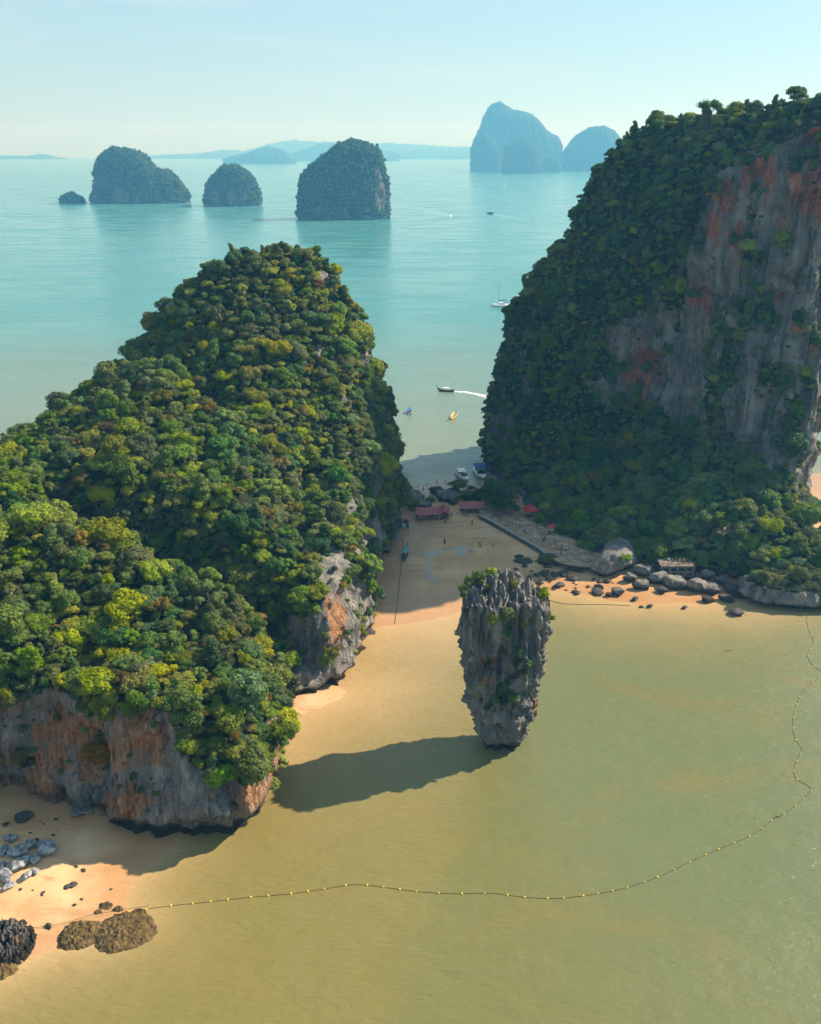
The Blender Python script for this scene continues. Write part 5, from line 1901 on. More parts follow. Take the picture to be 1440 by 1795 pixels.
# undercut ledge at the far right
def ledge():
    rings = []
    c0, c1 = G(1306, 1064), G(1530, 1066)
    n = 26
    th = [6.283 * j / 40 for j in range(40)]
    cx, cy = (c0.x + c1.x) / 2, (c0.y + c1.y) / 2 + 5.2
    rx, ry = (c1.x - c0.x) / 2, 8.0
    prof = [(-0.8, 0.74), (0.3, 0.72), (1.0, 0.74), (1.5, 0.96), (2.3, 1.03), (3.2, 1.0), (4.2, 0.96), (5.2, 0.9), (6.0, 0.8), (6.6, 0.65), (6.9, 0.4), (7.0, 0.1)]
    V = []
    for z, s in prof:
        for a in th:
            V.append((cx + rx * s * math.cos(a), cy + ry * s * math.sin(a), z))
    f = grid_faces(40, len(prof), True)
    v = np.array(V)
    # finer skin
    me = mesh_np("tmp", v, f)
    bm = bmesh.new()
    bm.from_mesh(me)
    bmesh.ops.subdivide_edges(bm, edges=bm.edges[:], cuts=3, use_grid_fill=True)
    v = np.array([x.co[:] for x in bm.verts])
    bm.verts.ensure_lookup_table()
    f = [[q.index for q in p_.verts] for p_ in bm.faces]
    bm.free()
    bpy.data.meshes.remove(me)
    d = v - np.array([cx, cy, 3.0])
    d[:, 0] /= rx * rx / 20
    d[:, 1] /= ry * ry / 20
    d /= np.linalg.norm(d, axis=1)[:, None] + 1e-6
    v = v + d * (fbm(v / 3.0 + 4, 4) * 1.5 + (ridged(v * np.array([0.5, 0.5, 0.2]), 3) - 0.6) * 0.9)[:, None]
    me = mesh_np("rock_ledge", v, f, M['rock_right'], True)
    attr(me, "veg", np.clip((v[:, 2] - 4.6) * 0.8 + 0.3 * fbm(v / 2, 2), 0, 1))
    attr(me, "stain", np.zeros(len(v)))
    attr(me, "tide", np.ones(len(v)))
    o = link("rock_ledge", me)
    set_props(o, "long undercut rock ledge with scrub on top at the right shore", "rock")
    return cx, cy, rx, ry
LEDGE = ledge()

# cove: pale broken blocks, reddish boulder, reef
CB = "pale broken blocks in the cove"
for px, py, w, lab in [(80, 1500, 44, "largest pale block at the right end of the block pile"), (18, 1478, 26, "pale block at the back of the pile by the picture edge"), (47, 1492, 26, "pale block behind the middle of the pile"),
                       (28, 1506, 34, "wide pale block in the middle of the pile"), (60, 1516, 24, "small pinkish block under the largest one"), (28, 1530, 40, "flat topped pale block at the front of the pile"),
                       (6, 1500, 22, "pale block cut by the picture edge at the middle of the pile"), (45, 1543, 22, "low pale block at the front right of the pile"), (8, 1548, 30, "pale block lowest at the picture edge"),
                       (3, 1524, 20, "grey block between two others at the picture edge"), (60, 1533, 16, "small grey block right of the flat topped one"), (42, 1513, 18, "small pale block between the wide one and the pinkish one"),
                       (15, 1560, 20, "small block at the foot of the pile"), (66, 1486, 16, "small block on the back right corner of the pile")]:
    boulder(px, py, w * 1.15, lab, 'pale_boulder', 0.8, CB, rz=rgb_.uniform(-3, 3))
boulder(226, 1432, 84, "big reddish boulder leaning on the foot of the ochre cliff", 'red_boulder', 0.9, None)
boulder(132, 1432, 30, "reddish slab on the sand left of the big reddish boulder", 'red_boulder', 0.5, None)
boulder(152, 1428, 24, "small reddish slab touching the cliff foot", 'red_boulder', 0.45, None)
boulder(180, 1430, 18, "small grey stone between the reddish boulder and slabs", 'red_boulder', 0.7, None)
boulder(40, 1440, 30, "dark weedy boulder high on the cove", 'dark_rock', 0.6, None)
for j in range(34):
    px, py = rr_.uniform(0, 150), rr_.uniform(1425, 1580)
    if py > 1480 and px < 100 and py < 1560: continue
    boulder(px, py, rr_.uniform(3, 11), "small dark stone strewn on the cove sand", 'dark_rock', 0.6, "stones on the cove", "stone")
for px, py, w, lab in [(85, 1628, 15, "single black stone on the bright sand beside the jagged rock"), (131, 1588, 7, "small dark stone on the bright sand, lower of two"), (143, 1578, 6, "small dark stone on the bright sand, upper of two"),
                       (195, 1560, 5, "tiny stone near the water edge of the cove"), (128, 1555, 14, "dark weed clump stone by the shadow edge"), (118, 1558, 12, "weedy stone left of the weed clump by the shadow edge")]:
    boulder(px, py, w, lab, 'dark_rock', 0.7, None, "stone")

def reef(cx, cy, wx, wy, label, seed, h=0.9, mat='reef', name="reef", cat="reef", rot=0.0, jag=0.35):
    c = G(cx, cy)
    a, b = G(cx - wx, cy), G(cx + wx, cy)
    q1, q2 = G(cx, cy + wy), G(cx, cy - wy)
    rx, ry = (b.x - a.x) / 2, (q2.y - q1.y) / 2
    n = 110
    V = []
    u = np.linspace(-1, 1, n)
    U, W_ = np.meshgrid(u, u)
    U, W_ = U.ravel(), W_.ravel()
    ang = np.arctan2(W_, U)
    rad = np.hypot(U, W_)
    edge = 0.82 + 0.22 * fbm(np.stack([np.cos(ang) * 1.3 + seed, np.sin(ang) * 1.3, 0 * ang], 1), 3)
    hh = h * np.clip(1 - (rad / edge) ** 3.2, -0.6, 1)
    x, y = c.x + rx * U, c.y + ry * W_
    x, y = c.x + (x - c.x) * math.cos(rot) - (y - c.y) * math.sin(rot), c.y + (x - c.x) * math.sin(rot) + (y - c.y) * math.cos(rot)
    rel = fbm(np.stack([x / 0.45, y / 0.45, 0 * x + seed], 1), 3) * jag * 0.8 + (ridged(np.stack([x / 1.5, y / 1.5, 0 * x + seed], 1), 5, 0.6) - 0.6) * jag * 1.5
    z = np.maximum(beach_z(x, y), -0.15) * 0.6 + hh + rel * smooth(-0.2, 0.5, hh / h + 0.1)
    v = np.stack([x, y, np.maximum(z, -0.5)], 1)
    me = mesh_np(name, v, grid_faces(n, n), M[mat], True)
    if mat != 'reef':
        attr(me, "veg", np.zeros(len(v)))
        attr(me, "stain", np.zeros(len(v)))
        attr(me, "tide", np.ones(len(v)))
    return set_props(link(name, me), label, cat)
reef(142, 1640, 50, 32, "smaller brown barnacled reef hump at the edge of the cove", 1.0, 0.75, rot=0.35)
reef(218, 1636, 72, 44, "larger brown barnacled reef hump running out into the water", 5.0, 1.0, rot=0.1)
reef(186, 1590, 16, 9, "flat brown stone slab on the bright sand of the cove", 9.0, 0.4)
reef(173, 1601, 10, 6, "small flat brown slab between the reef humps and the sand", 12.0, 0.35)
reef(208, 1595, 11, 6, "dark flat slab beside the water at the cove", 14.0, 0.4)
reef(245, 1600, 16, 9, "thin rocky spit where the buoy line leaves the shore", 16.0, 0.4)
reef(14, 1660, 62, 52, "jagged black and white rock at the lower left corner of the cove", 21.0, 1.7, 'rock_stack', "jagged_rock", "rock", 0.2, 1.5)
reef(-2, 1700, 40, 26, "low weedy rock under the jagged corner rock", 25.0, 0.8, 'reef', "reef", "rock")

# rocks and scrub on the isthmus
for px, py, w, lab, mt, hk in [(738, 893, 36, "dark boulder behind the long market stall", 'boulder', 0.8), (783, 880, 46, "blue grey rock hump between the two red roofs", 'boulder', 0.7), (720, 886, 40, "pale grey rock shoulder at the left end of the isthmus", 'boulder', 1.2),
                               (768, 868, 30, "dark rock beside the path to the landing", 'dark_rock', 0.7), (795, 868, 26, "dark rock under the small tree by the landing", 'dark_rock', 0.8), (735, 876, 20, "rock beside the sandy path to the landing", 'dark_rock', 0.7)]:
    boulder(px, py, w, lab, mt, hk, "rocks on the isthmus")

# ------------------------------------------------------------------ boats
longtail("longtail_boat", G(781, 686), rz_to(G(797, 687), G(765, 685)), 8.2, 'dark_wood', 'dark_wood', 'white', "dark long tail boat with a white canopy speeding left", prow_cloth=False)
wake("wake", [G(798, 686.5), G(815, 687), G(832, 690), G(852, 695), G(875, 702)], 0.9, 2.6, "white foam trail behind the speeding long tail boat")
longtail("longtail_boat", G(719, 723), rz_to(G(717, 729), G(721, 713)), 9.0, 'blue', 'cream', 'blue', "blue long tail boat with a tall prow anchored alone", can_len=0.5)
longtail("longtail_boat", G(795, 731), rz_to(G(803, 721), G(787, 742)), 12.5, 'yellow', 'cream', None, "open yellow and cream long tail boat anchored off the cliff")
p = on_sand(711, 975)
longtail("longtail_boat", p + Vector((0, 0, 0.2)), rz_to(G(708, 984), G(714, 966)), 7.4, 'green', 'black', 'teal', "green long tail boat with a pale teal roof grounded on the sand", can_len=0.55)
speedboat("speedboat", G(812, 838), rz_to(G(803, 829), G(822, 847)), 10.5, 3.2, 'white', "white speedboat with a white roof at the landing", 0.38)
speedboat("speedboat", G(843, 833), rz_to(G(833, 819), G(850, 848)), 12.5, 4.2, 'navy', "wide speedboat under a blue canopy next to the cliff", 0.62, roof_z=2.8)

def dinghy(loc, rz, L, mat, label, name="dinghy"):
    t = empty(name, loc, rz)
    set_props(t, label, "boat")
    part("hull", open_hull(L, L * 0.42, 0.42, 0.25, 0.05, 0.06, 0.1), mat, t, True)
    part("thwart", box(0, 0, 0.3, L * 0.36, 0.2, 0.05), 'wood', t)
    part("thwart", box(0, -L * 0.25, 0.3, L * 0.33, 0.2, 0.05), 'wood', t)
dinghy(on_sand(676, 969) + Vector((0, 0, 0.12)), 1.2, 2.4, 'dark_wood', "little dark dinghy pulled up by the left cliff")
dinghy(on_sand(687, 944) + Vector((0, 0, 0.1)), 1.45, 3.2, 'blue', "bright blue rowing boat lying below the left stall", "rowing_boat")

def catamaran(loc, rz, L, label):
    t = empty("catamaran", loc, rz)
    set_props(t, label, "sailing boat")
    for s in (-1, 1):
        h = part("hull", closed_hull(L, 1.7, 1.3), 'white', t, True)
        h.location = (s * 2.6, 0, 0)
        st = part("stripe", join([tube([(q * 0.83, -L / 2, 0.75), (q * 0.85, 0, 0.8), (q * 0.6, L * 0.3, 0.9)], [0.05] * 3, 4) for q in (-1, 1)]), 'navy', h)
    part("bridge_deck", box(0, -L * 0.08, 1.35, 5.6, L * 0.62, 0.4), 'white', t)
    c = part("cabin", box(0, -L * 0.02, 2.05, 4.4, L * 0.32, 1.1, 0, 0.82), 'white', t)
    part("window", box(0, -L * 0.02, 2.15, 4.1, L * 0.325, 0.42, 0, 0.97), 'glass', c)
    part("bimini", box(0, -L * 0.27, 3.0, 4.0, L * 0.18, 0.12), 'navy', t)
    part("mast", tube([(0, L * 0.08, 1.4), (0, L * 0.08, 20.5)], [0.15, 0.09], 6), 'steel', t)
    part("boom", bar((0, L * 0.08, 4.2), (0, -L * 0.36, 4.4), 0.1), 'steel', t)
    part("furled_sail", tube([(0, L * 0.07, 4.55), (0, -L * 0.15, 4.6), (0, -L * 0.35, 4.65)], [0.3, 0.26, 0.16], 7), 'navy', t)
    part("forestay", bar((0, L * 0.08, 20.0), (0, L * 0.47, 1.6), 0.05), 'steel', t)
    for s in (-1, 1):
        part("shroud", bar((0, L * 0.08, 19.0), (s * 2.6, L * 0.02, 1.5), 0.03), 'steel', t)
catamaran(G(877, 537), math.pi / 2 - 0.05, 15.0, "white sailing catamaran with bare mast half hidden by the cliff trees")

def tour_boat(loc, rz, L, hull_m, label):
    t = empty("tour_boat", loc, rz)
    set_props(t, label, "boat")
    part("hull", closed_hull(L, L * 0.32, 1.6), hull_m, t, True)
    c = part("cabin", box(0, -L * 0.08, 2.9, L * 0.26, L * 0.62, 2.0, 0, 0.93), hull_m, t)
    part("window", box(0, -L * 0.08, 3.1, L * 0.265, L * 0.56, 0.8), 'glass', c)
    part("roof", box(0, -L * 0.08, 4.05, L * 0.3, L * 0.68, 0.25), 'white', t)
    part("bow_rail", tube([(-L * 0.1, L * 0.3, 2.9), (0, L * 0.46, 3.1), (L * 0.1, L * 0.3, 2.9)], [0.05] * 3, 5), 'steel', t)
tour_boat(G(859, 375), math.pi / 2 - 0.15, 13.0, 'navy', "dark blue tour boat with a white roof far out in the channel")
tour_boat(G(789, 380), math.pi - 0.5, 9.5, 'white', "small white motor boat coming on with a long pale wake")
wake("wake", [G(793, 380), G(775, 376), G(760, 372), G(745, 370)], 1.0, 2.2, "pale wake stretching left behind the small motor boat")
wake("wake", [G(866, 376), G(880, 378), G(900, 382), G(925, 387)], 1.0, 2.0, "faint wake trailing right behind the tour boat")

def yacht(loc, rz, label):
    t = empty("sailing_yacht", loc, rz)
    set_props(t, label, "sailing boat")
    part("hull", closed_hull(14, 4.0, 1.5), 'white', t, True)
    part("cabin", box(0, -0.5, 2.0, 2.4, 5.0, 0.8, 0, 0.85), 'white', t)
    part("mast", tube([(0, 1, 1.5), (0, 1, 23)], [0.16, 0.1], 6), 'steel', t)
    part("mainsail", loft([[(0.05, 0.8, 3), (-0.05, 0.8, 3), (-0.5, -5.2, 3), (-0.4, -5.2, 3)], [(0.05, 0.85, 13), (-0.05, 0.85, 13), (-0.5, -2.6, 13), (-0.4, -2.6, 13)], [(0.05, 0.9, 22), (-0.05, 0.9, 22), (-0.08, 0.6, 22), (0.04, 0.6, 22)]]), 'white', t)
    part("jib", loft([[(0.05, 1.3, 2.5), (-0.05, 1.3, 2.5), (-0.05, 6.5, 2.2), (0.05, 6.5, 2.2)], [(0.05, 1.2, 19), (-0.05, 1.2, 19), (-0.05, 1.5, 19), (0.05, 1.5, 19)]]), 'white', t)
yacht(G(884, 324), 0.9, "lone white yacht under sail before the hazy island group")
tour_boat(G(1022, 303), 1.4, 24.0, 'white', "white boat at the foot of the hazy hill behind the cliff")

# ------------------------------------------------------------------ lines of floats
FLOAT_ME = None
def buoy_line(pts_px, spacing, label, r_rope=0.035, r_float=0.15, floats=True, z=0.04):
    global FLOAT_ME
    pts = [G(px, py) for px, py in pts_px]
    # smooth curve
    fine = []
    for k in range(len(pts) - 1):
        p0, p1, p2, p3 = pts[max(k - 1, 0)], pts[k], pts[k + 1], pts[min(k + 2, len(pts) - 1)]
        n = max(2, int((p2 - p1).length / 0.8))
        for j in range(n):
            t = j / n
            fine.append(0.5 * ((2 * p1) + (p2 - p0) * t + (2 * p0 - 5 * p1 + 4 * p2 - p3) * t * t + (3 * p1 - p0 - 3 * p2 + p3) * t ** 3))
    fine.append(pts[-1])
    t_ = empty("buoy_line" if floats else "rope_line", fine[0])
    set_props(t_, label, "float line" if floats else "rope")
    o0 = fine[0]
    rg = random.Random(len(pts_px))
    path = [(q.x - o0.x, q.y - o0.y, z + 0.02 * rg.random()) for q in fine]
    part("rope", tube(path, [r_rope] * len(path), 5), 'rope', t_)
    if floats:
        if FLOAT_ME is None:
            rings = []
            for k in range(7):
                a = math.pi * k / 6
                rings.append([(max(0.02, math.sin(a)) * math.cos(6.283 * j / 8), max(0.02, math.sin(a)) * math.sin(6.283 * j / 8), -math.cos(a) * 1.25) for j in range(8)])
            v, f = loft(rings)
            FLOAT_ME = mesh_np("float", v, f, M['float'], True)
        acc = 0.0
        for a, b in zip(fine[:-1], fine[1:]):
            acc += (b - a).length
            if acc >= spacing:
                acc = rg.uniform(-0.25, 0.15) * spacing
                o = link("float", FLOAT_ME, t_)
                o.location = (b.x - o0.x, b.y - o0.y, 0.06)
                s = r_float * rg.uniform(0.8, 1.15)
                o.scale = (s, s, s)
                o.rotation_euler = (1.57, 0, rg.uniform(0, 3))
    return t_
buoy_line([(262, 1593), (300, 1588), (360, 1582), (430, 1574), (500, 1568), (560, 1560), (625, 1551), (690, 1558), (740, 1564), (800, 1567), (860, 1566), (920, 1573), (980, 1575), (1040, 1568), (1100, 1556),
           (1160, 1535), (1210, 1511), (1260, 1489), (1320, 1463), (1357, 1436), (1385, 1420), (1412, 1397), (1422, 1382), (1398, 1367), (1392, 1352), (1398, 1330), (1407, 1315)], 2.6,
          "long sagging line of yellow floats crossing the bay from the cove")
buoy_line([(1407, 1315), (1393, 1292), (1390, 1265), (1396, 1235), (1410, 1210), (1436, 1188), (1450, 1182)], 3.0, "middle swag of yellow floats at the right edge of the bay")
buoy_line([(1450, 1184), (1424, 1165), (1416, 1150), (1421, 1135), (1427, 1126), (1418, 1105), (1415, 1088), (1415, 1072)], 3.4, "upper swag of yellow floats running up to the rock ledge")
buoy_line([(60, 1632), (110, 1624), (160, 1610), (205, 1602), (262, 1593)], 3.0, "end of the float line lying across the cove sand", z=0.6)
buoy_line([(962, 1052), (985, 1058), (1020, 1060), (1060, 1060), (1105, 1062)], 2.0, "thin dark rope floating off the rubble beach", 0.07, 0.1, False)
def sand_rope(pts_px, label):
    pts = resample([on_sand(*p_) for p_ in pts_px], 1.0)
    t_ = empty("mooring_rope", pts[0])
    set_props(t_, label, "rope")
    part("strand", tube([(q.x - pts[0].x, q.y - pts[0].y, max(sand_z(q.x, q.y), 0) + 0.06 - pts[0].z) for q in pts], [0.07] * len(pts), 5), 'rope', t_)
sand_rope([(706, 945), (706, 962)], "mooring rope from the stall end to the grounded green boat")
sand_rope([(704, 985), (701, 1020), (697, 1060), (692, 1094)], "mooring rope trailing from the grounded boat to the water")

# drifting things
def drift(px, py, L, label, name="driftwood"):
    t = empty(name, G(px, py), 0.4)
    set_props(t, label, "branch")
    part("limb", tube([(-L / 2, 0, 0.02), (-L * .1, 0.1, 0.12), (L / 2, -0.1, 0.03)], [0.06, 0.1, 0.03], 6), 'wood', t)
    part("twig", tube([(-L * .2, 0, 0.1), (-L * .3, 0.4, 0.5)], [0.05, 0.02], 5), 'wood', t)
    part("twig", tube([(0, 0.05, 0.1), (L * .15, -0.5, 0.3)], [0.05, 0.02], 5), 'wood', t)
drift(1277, 1141, 2.6, "dark branch drifting alone in the open bay")
drift(1364, 1432, 1.6, "knot of drifting twigs caught on the float line")
for k, (px, py) in enumerate([(719, 858), (733, 855), (749, 852), (766, 849), (781, 847)]):
    g = on_sand(px, py)
    t = empty("mooring_post", g)
    set_props(t, ["leftmost", "second from left", "middle", "second from right", "rightmost"][k] + " of the posts along the far landing shore", "post", "posts along the landing")
    part("shaft", tube([(0, 0, -0.4), (0.03, 0, 1.5)], [0.12, 0.10], 7), 'wood', t)
    part("cap", tube([(0.03, 0, 1.5), (0.03, 0, 1.6)], [0.14, 0.08], 7), 'concrete', t)

# ------------------------------------------------------------------ people
def skin_body(stride, arm):
    me = bpy.data.meshes.new("person")
    pts = [(0, 0, .95), (0, 0, 1.2), (0, 0, 1.42), (0, 0, 1.52), (0, -0.01, 1.62), (0, 0, 1.74)]
    rad = [.13, .135, .125, .055, .095, .085]
    ed = [(0, 1), (1, 2), (2, 3), (3, 4), (4, 5)]
    for s in (-1, 1):
        b = len(pts)
        st = stride * s
        pts += [(s * .10, 0, .88), (s * .11, -st * .5 - .02, .48), (s * .11, -st + .04, .07), (s * .12, -st - .12, .03)]
        rad += [.10, .07, .05, .045]
        ed += [(0, b), (b, b + 1), (b + 1, b + 2), (b + 2, b + 3)]
        c = len(pts)
        pts += [(s * .19, 0, 1.40), (s * .24, st * .4 + .03, 1.13), (s * .25, st * .7 - arm * .15, .88 + arm * .2), (s * .25, st * .75 - arm * .22, .79 + arm * .24)]
        rad += [.065, .05, .038, .04]
        ed += [(2, c), (c, c + 1), (c + 1, c + 2), (c + 2, c + 3)]
    me.from_pydata(pts, ed, [])
    o = bpy.data.objects.new("person", me)
    COL.objects.link(o)
    md = o.modifiers.new("skin", 'SKIN')
    for v_, r in zip(me.skin_vertices[0].data, rad):
        v_.radius = (r, r)
    me.skin_vertices[0].data[0].use_root = True
    sd_ = o.modifiers.new("sub", 'SUBSURF')
    sd_.levels = sd_.render_levels = 1
    dg = bpy.context.evaluated_depsgraph_get()
    out = bpy.data.meshes.new_from_object(o.evaluated_get(dg))
    bpy.data.objects.remove(o)
    bpy.data.meshes.remove(me)
    out.materials.clear()
    out.materials.append(M['skin'])
    return out

def ellipse_ring(rx, ry, z, n=10, y=0.0):
    return [(rx * math.cos(6.283 * j / n), y + ry * math.sin(6.283 * j / n), z) for j in range(n)]

POSES = []
for stride, arm in ((0.03, 0.1), (0.22, 0.2), (0.12, 0.9)):
    body = skin_body(stride, arm)
    shirt, legs = [loft([ellipse_ring(.165, .15, .90), ellipse_ring(.17, .15, 1.15), ellipse_ring(.20, .15, 1.36), ellipse_ring(.12, .11, 1.48)])], []
    for s in (-1, 1):
        st = stride * s
        shirt.append(tube([(s * .17, 0, 1.42), (s * .235, st * .35 + .02, 1.17)], [.09, .075], 8))
        legs.append(tube([(s * .085, 0, .95), (s * .115, -st * .5 - .02, .46)], [.125, .095], 8))
    legs.append(loft([ellipse_ring(.16, .14, .82), ellipse_ring(.168, .145, .96)]))
    hair = loft([ellipse_ring(.095, .10, 1.60, 10, .03), ellipse_ring(.115, .12, 1.69, 10, .02), ellipse_ring(.10, .11, 1.77, 10, .01), ellipse_ring(.04, .05, 1.81, 10, .01)])
    POSES.append((body, mesh_np("shirt", *join(shirt), M['white'], True), mesh_np("shorts", *join(legs), M['white'], True), mesh_np("hair", *hair, M['hair'], True),
                  mesh_np("robe", *loft([ellipse_ring(.27, .24, .12), ellipse_ring(.2, .18, .8), ellipse_ring(.21, .16, 1.36), ellipse_ring(.12, .11, 1.5)]), M['white'], True)))

def person(loc, top, low, label, pose=0, rz=0.0, robe=False, group="visitors"):
    t = empty("person", loc, rz)
    set_props(t, label, "person", group)
    body, shirt, shorts, hair, rb = POSES[pose]
    o = link("body", body, t)
    items = [(rb, "robe", top)] if robe else [(shirt, "shirt", top), (shorts, "shorts", low)]
    for me, nm, c in items:
        q = link(nm, me, t)
        q.material_slots[0].link = 'OBJECT'
        q.material_slots[0].material = CLOTH[c]
    link("hair", hair, t)
    return t
SANDP = [
    (780, 953, 'black', 'black', "person in a long black robe alone in the middle of the beach", 0, True),
    (825, 969, 'white', 'blue', "person in white shirt and blue shorts by the stream, left of a pair", 1, False), (829, 970, 'white', 'grey', "person in white shirt and grey shorts by the stream, right of a pair", 0, False),
    (840, 959, 'green', 'grey', "person in a green shirt bending by the water on the beach, left of two", 2, False), (843, 960, 'teal', 'black', "person in a teal shirt beside the green shirted one", 1, False),
    (866, 959, 'white', 'red', "person in white shirt and red shorts walking on the open sand", 1, False), (781, 918, 'grey', 'black', "person in grey standing before the long market stall", 0, False),
    (828, 921, 'black', 'black', "person in black on the sand below the second stall", 1, False), (754, 911, 'teal', 'blue', "person in teal shopping at the long stall", 0, False), (761, 912, 'pink', 'black', "person in pink shopping at the long stall", 0, False),
    (745, 911, 'blue', 'black', "person in blue at the left half of the long stall", 0, False), (814, 905, 'teal', 'blue', "person in teal at the left corner of the second stall", 0, False)]
SANDP += [(736, 912, 'white', 'black', "person in white at the left end of the long stall", 0, False), (770, 913, 'yellow', 'grey', "person in yellow near the gabled end of the long stall", 1, False),
          (792, 906, 'red', 'black', "person in red between the two market stalls", 1, False), (801, 903, 'white', 'blue', "person in white between the two market stalls", 0, False), (836, 907, 'orange', 'black', "person in orange in front of the second stall", 0, False),
          (820, 907, 'grey', 'black', "person in grey in front of the second stall", 0, False), (716, 930, 'black', 'blue', "person in black beside the teal cool box", 0, False), (756, 858, 'white', 'black', "person in white on the path to the landing", 1, False),
          (742, 862, 'red', 'black', "person in red on the path to the landing", 1, False), (786, 853, 'blue', 'grey', "person in blue waiting at the landing shore", 0, False)]
for j, (px, py, a, b, lab, po, rb) in enumerate(SANDP):
    person(on_sand(px, py), a, b, lab, po, 0.9 * j, rb)
PROMP = [
    (952, 952, 'black', 'black', "person in black, left of a close trio on the promenade"), (955, 953, 'red', 'black', "person in dark red, middle of a close trio on the promenade"), (956, 949, 'black', 'grey', "person in black and grey, back of a close trio on the promenade"),
    (963, 957, 'grey', 'grey', "person in grey walking right of the trio"), (985, 965, 'black', 'black', "tall person in black near the steps"), (977, 964, 'orange', 'red', "person in orange near the steps"),
    (974, 963, 'red', 'pink', "person in red left of the orange shirted one"), (984, 975, 'blue', 'black', "person in blue at the top of the steps"), (991, 968, 'grey', 'black', "person in grey by the bushes near the steps"),
    (920, 936, 'blue', 'black', "person in blue walking by the sea wall"), (925, 936, 'white', 'teal', "person in white beside the blue shirted walker"), (908, 922, 'white', 'orange', "person in white shirt and orange shorts on the promenade"),
    (916, 923, 'white', 'black', "person in white shirt and black shorts on the promenade"), (898, 922, 'grey', 'blue', "person in grey near the start of the sea wall"), (878, 908, 'blue', 'blue', "person all in blue in front of the spreading tree"),
    (876, 915, 'black', 'red', "person in black sitting place by the sea wall start"), (942, 930, 'blue', 'grey', "person in blue and grey behind the promenade rail"), (948, 939, 'grey', 'grey', "person in pale grey left of the umbrella"),
    (963, 938, 'black', 'black', "person in black beside the red umbrella"), (967, 936, 'white', 'black', "person in white beside the red umbrella"), (888, 918, 'pink', 'grey', "person in pink near the spreading tree")]
for j, (px, py, a, b, lab) in enumerate(PROMP):
    lab = lab.replace("sitting place by", "standing by")
    person(G(px, py, PROM_Z + 0.08), a, b, lab, j % 2, 1.7 * j)
for j, (px, py, z, a, b, lab) in enumerate([
    (1172, 987, 4.8, 'white', 'black', "person in white on the viewing terrace, left end"), (1178, 989, 4.8, 'blue', 'black', "person in blue on the viewing terrace"), (1191, 988, 4.8, 'yellow', 'orange', "person in yellow on the viewing terrace"),
    (1184, 986, 4.8, 'black', 'grey', "person in black on the viewing terrace"), (1198, 988, 4.8, 'orange', 'black', "person in orange at the right end of the viewing terrace")]):
    person(G(px, py, z), a, b, lab, j % 2, 2.1 * j)
for j, dx in enumerate((-2.4, 2.9)):
    q = Vector((BW_C.x + dx, BW_C.y, BW_Z + 0.06))
    person(q, ['white', 'teal'][j], 'grey', ["person in white on the boardwalk", "person in teal on the boardwalk"][j], j, 2.0 * j)

# ------------------------------------------------------------------ single trees and shrubs
def plant_one(name, loc, r, kind, label, cat, group=None, tilt=(0, 0)):
    shape, colour, cm, tm = KINDS[kind]
    t = empty(name, loc)
    t.rotation_euler = leaning(tilt[0], tilt[1], rgb_.uniform(0, 6.28))
    t.scale = (r, r, r)
    set_props(t, label, cat, group)
    link("crown", cm, t)
    link("trunk", tm, t)
    return t
SG = "shrubs on the rock pillar"
bvh_s = BVHTree.FromPolygons(STACK_V.tolist(), STACK_F.tolist())
for px, py, dy, r, kd, lab, tilt in [
    (826, 1020, 0.5, 1.5, 16, "yellow green shrub on the left top of the rock pillar", (0, 0)), (842, 1012, 1.5, 1.7, 15, "green shrub at the top of the rock pillar, second from left", (0, 0)), (862, 1006, 2.0, 1.5, 16, "yellow green shrub on the highest tip of the rock pillar", (0, 0)),
    (815, 1032, 0.0, 1.3, 15, "green shrub spilling over the left rim of the rock pillar", (0, -0.3)), (797, 1033, 0.0, 1.2, 14, "dark shrub leaning out left of the rock pillar", (0, -0.5)), (854, 1030, -3.0, 0.9, 16, "small bright shrub in a top cleft of the rock pillar", (0, 0)),
    (904, 1026, -1.0, 0.9, 17, "orange tinged shrub between the top spires of the rock pillar", (0, 0)), (898, 1020, 1.0, 1.0, 16, "bright shrub behind the top spires of the rock pillar", (0, 0)), (954, 1040, -1.0, 1.3, 16, "bright shrub at the right rim of the rock pillar", (0, 0.3)),
    (979, 1088, 0.0, 1.1, 16, "bright shrub jutting out from the right flank of the rock pillar", (0, 0.9)), (866, 1085, -7.2, 1.3, 16, "yellow green shrub on the upper face of the rock pillar, left of three", (0.5, 0)),
    (891, 1080, -7.4, 1.6, 3, "grey green shrub on the upper face of the rock pillar, middle of three", (0.5, 0)), (919, 1096, -7.0, 1.4, 17, "brownish shrub on the upper face of the rock pillar, right of three", (0.5, 0)),
    (889, 1108, -6.8, 1.5, 14, "dark shrub under the three bright shrubs on the rock pillar face", (0.6, 0)), (905, 1140, -6.4, 1.3, 14, "dark shrub on the middle of the rock pillar face", (0.7, 0)), (925, 1165, -5.6, 1.2, 14, "dark shrub on the right half of the rock pillar face", (0.7, 0)),
    (888, 1205, -5.0, 1.9, 14, "large dark shrub low on the rock pillar face", (0.7, 0)), (868, 1225, -4.6, 1.4, 14, "dark shrub left of the large one low on the rock pillar face", (0.7, 0)), (902, 1222, -4.4, 1.3, 15, "green shrub right of the large one low on the rock pillar face", (0.7, 0)),
    (880, 1240, -3.8, 1.1, 14, "lowest dark shrub on the rock pillar face", (0.7, 0))]:
    h = bvh_s.ray_cast(Vector((0, 0, H)), ray(px, py).normalized())
    if h[0] is None: h = bvh_s.find_nearest(P(px, py, STACK_Y + 1.0))
    q, n_ = h[0], h[1]
    plant_one("shrub", q - n_ * 0.12 * r - Vector((0, 0, 0.15 * r)), r, kd, lab, "shrub", SG, (-n_.y * 0.75, n_.x * 0.75) if n_.z < 0.7 else (0, 0))

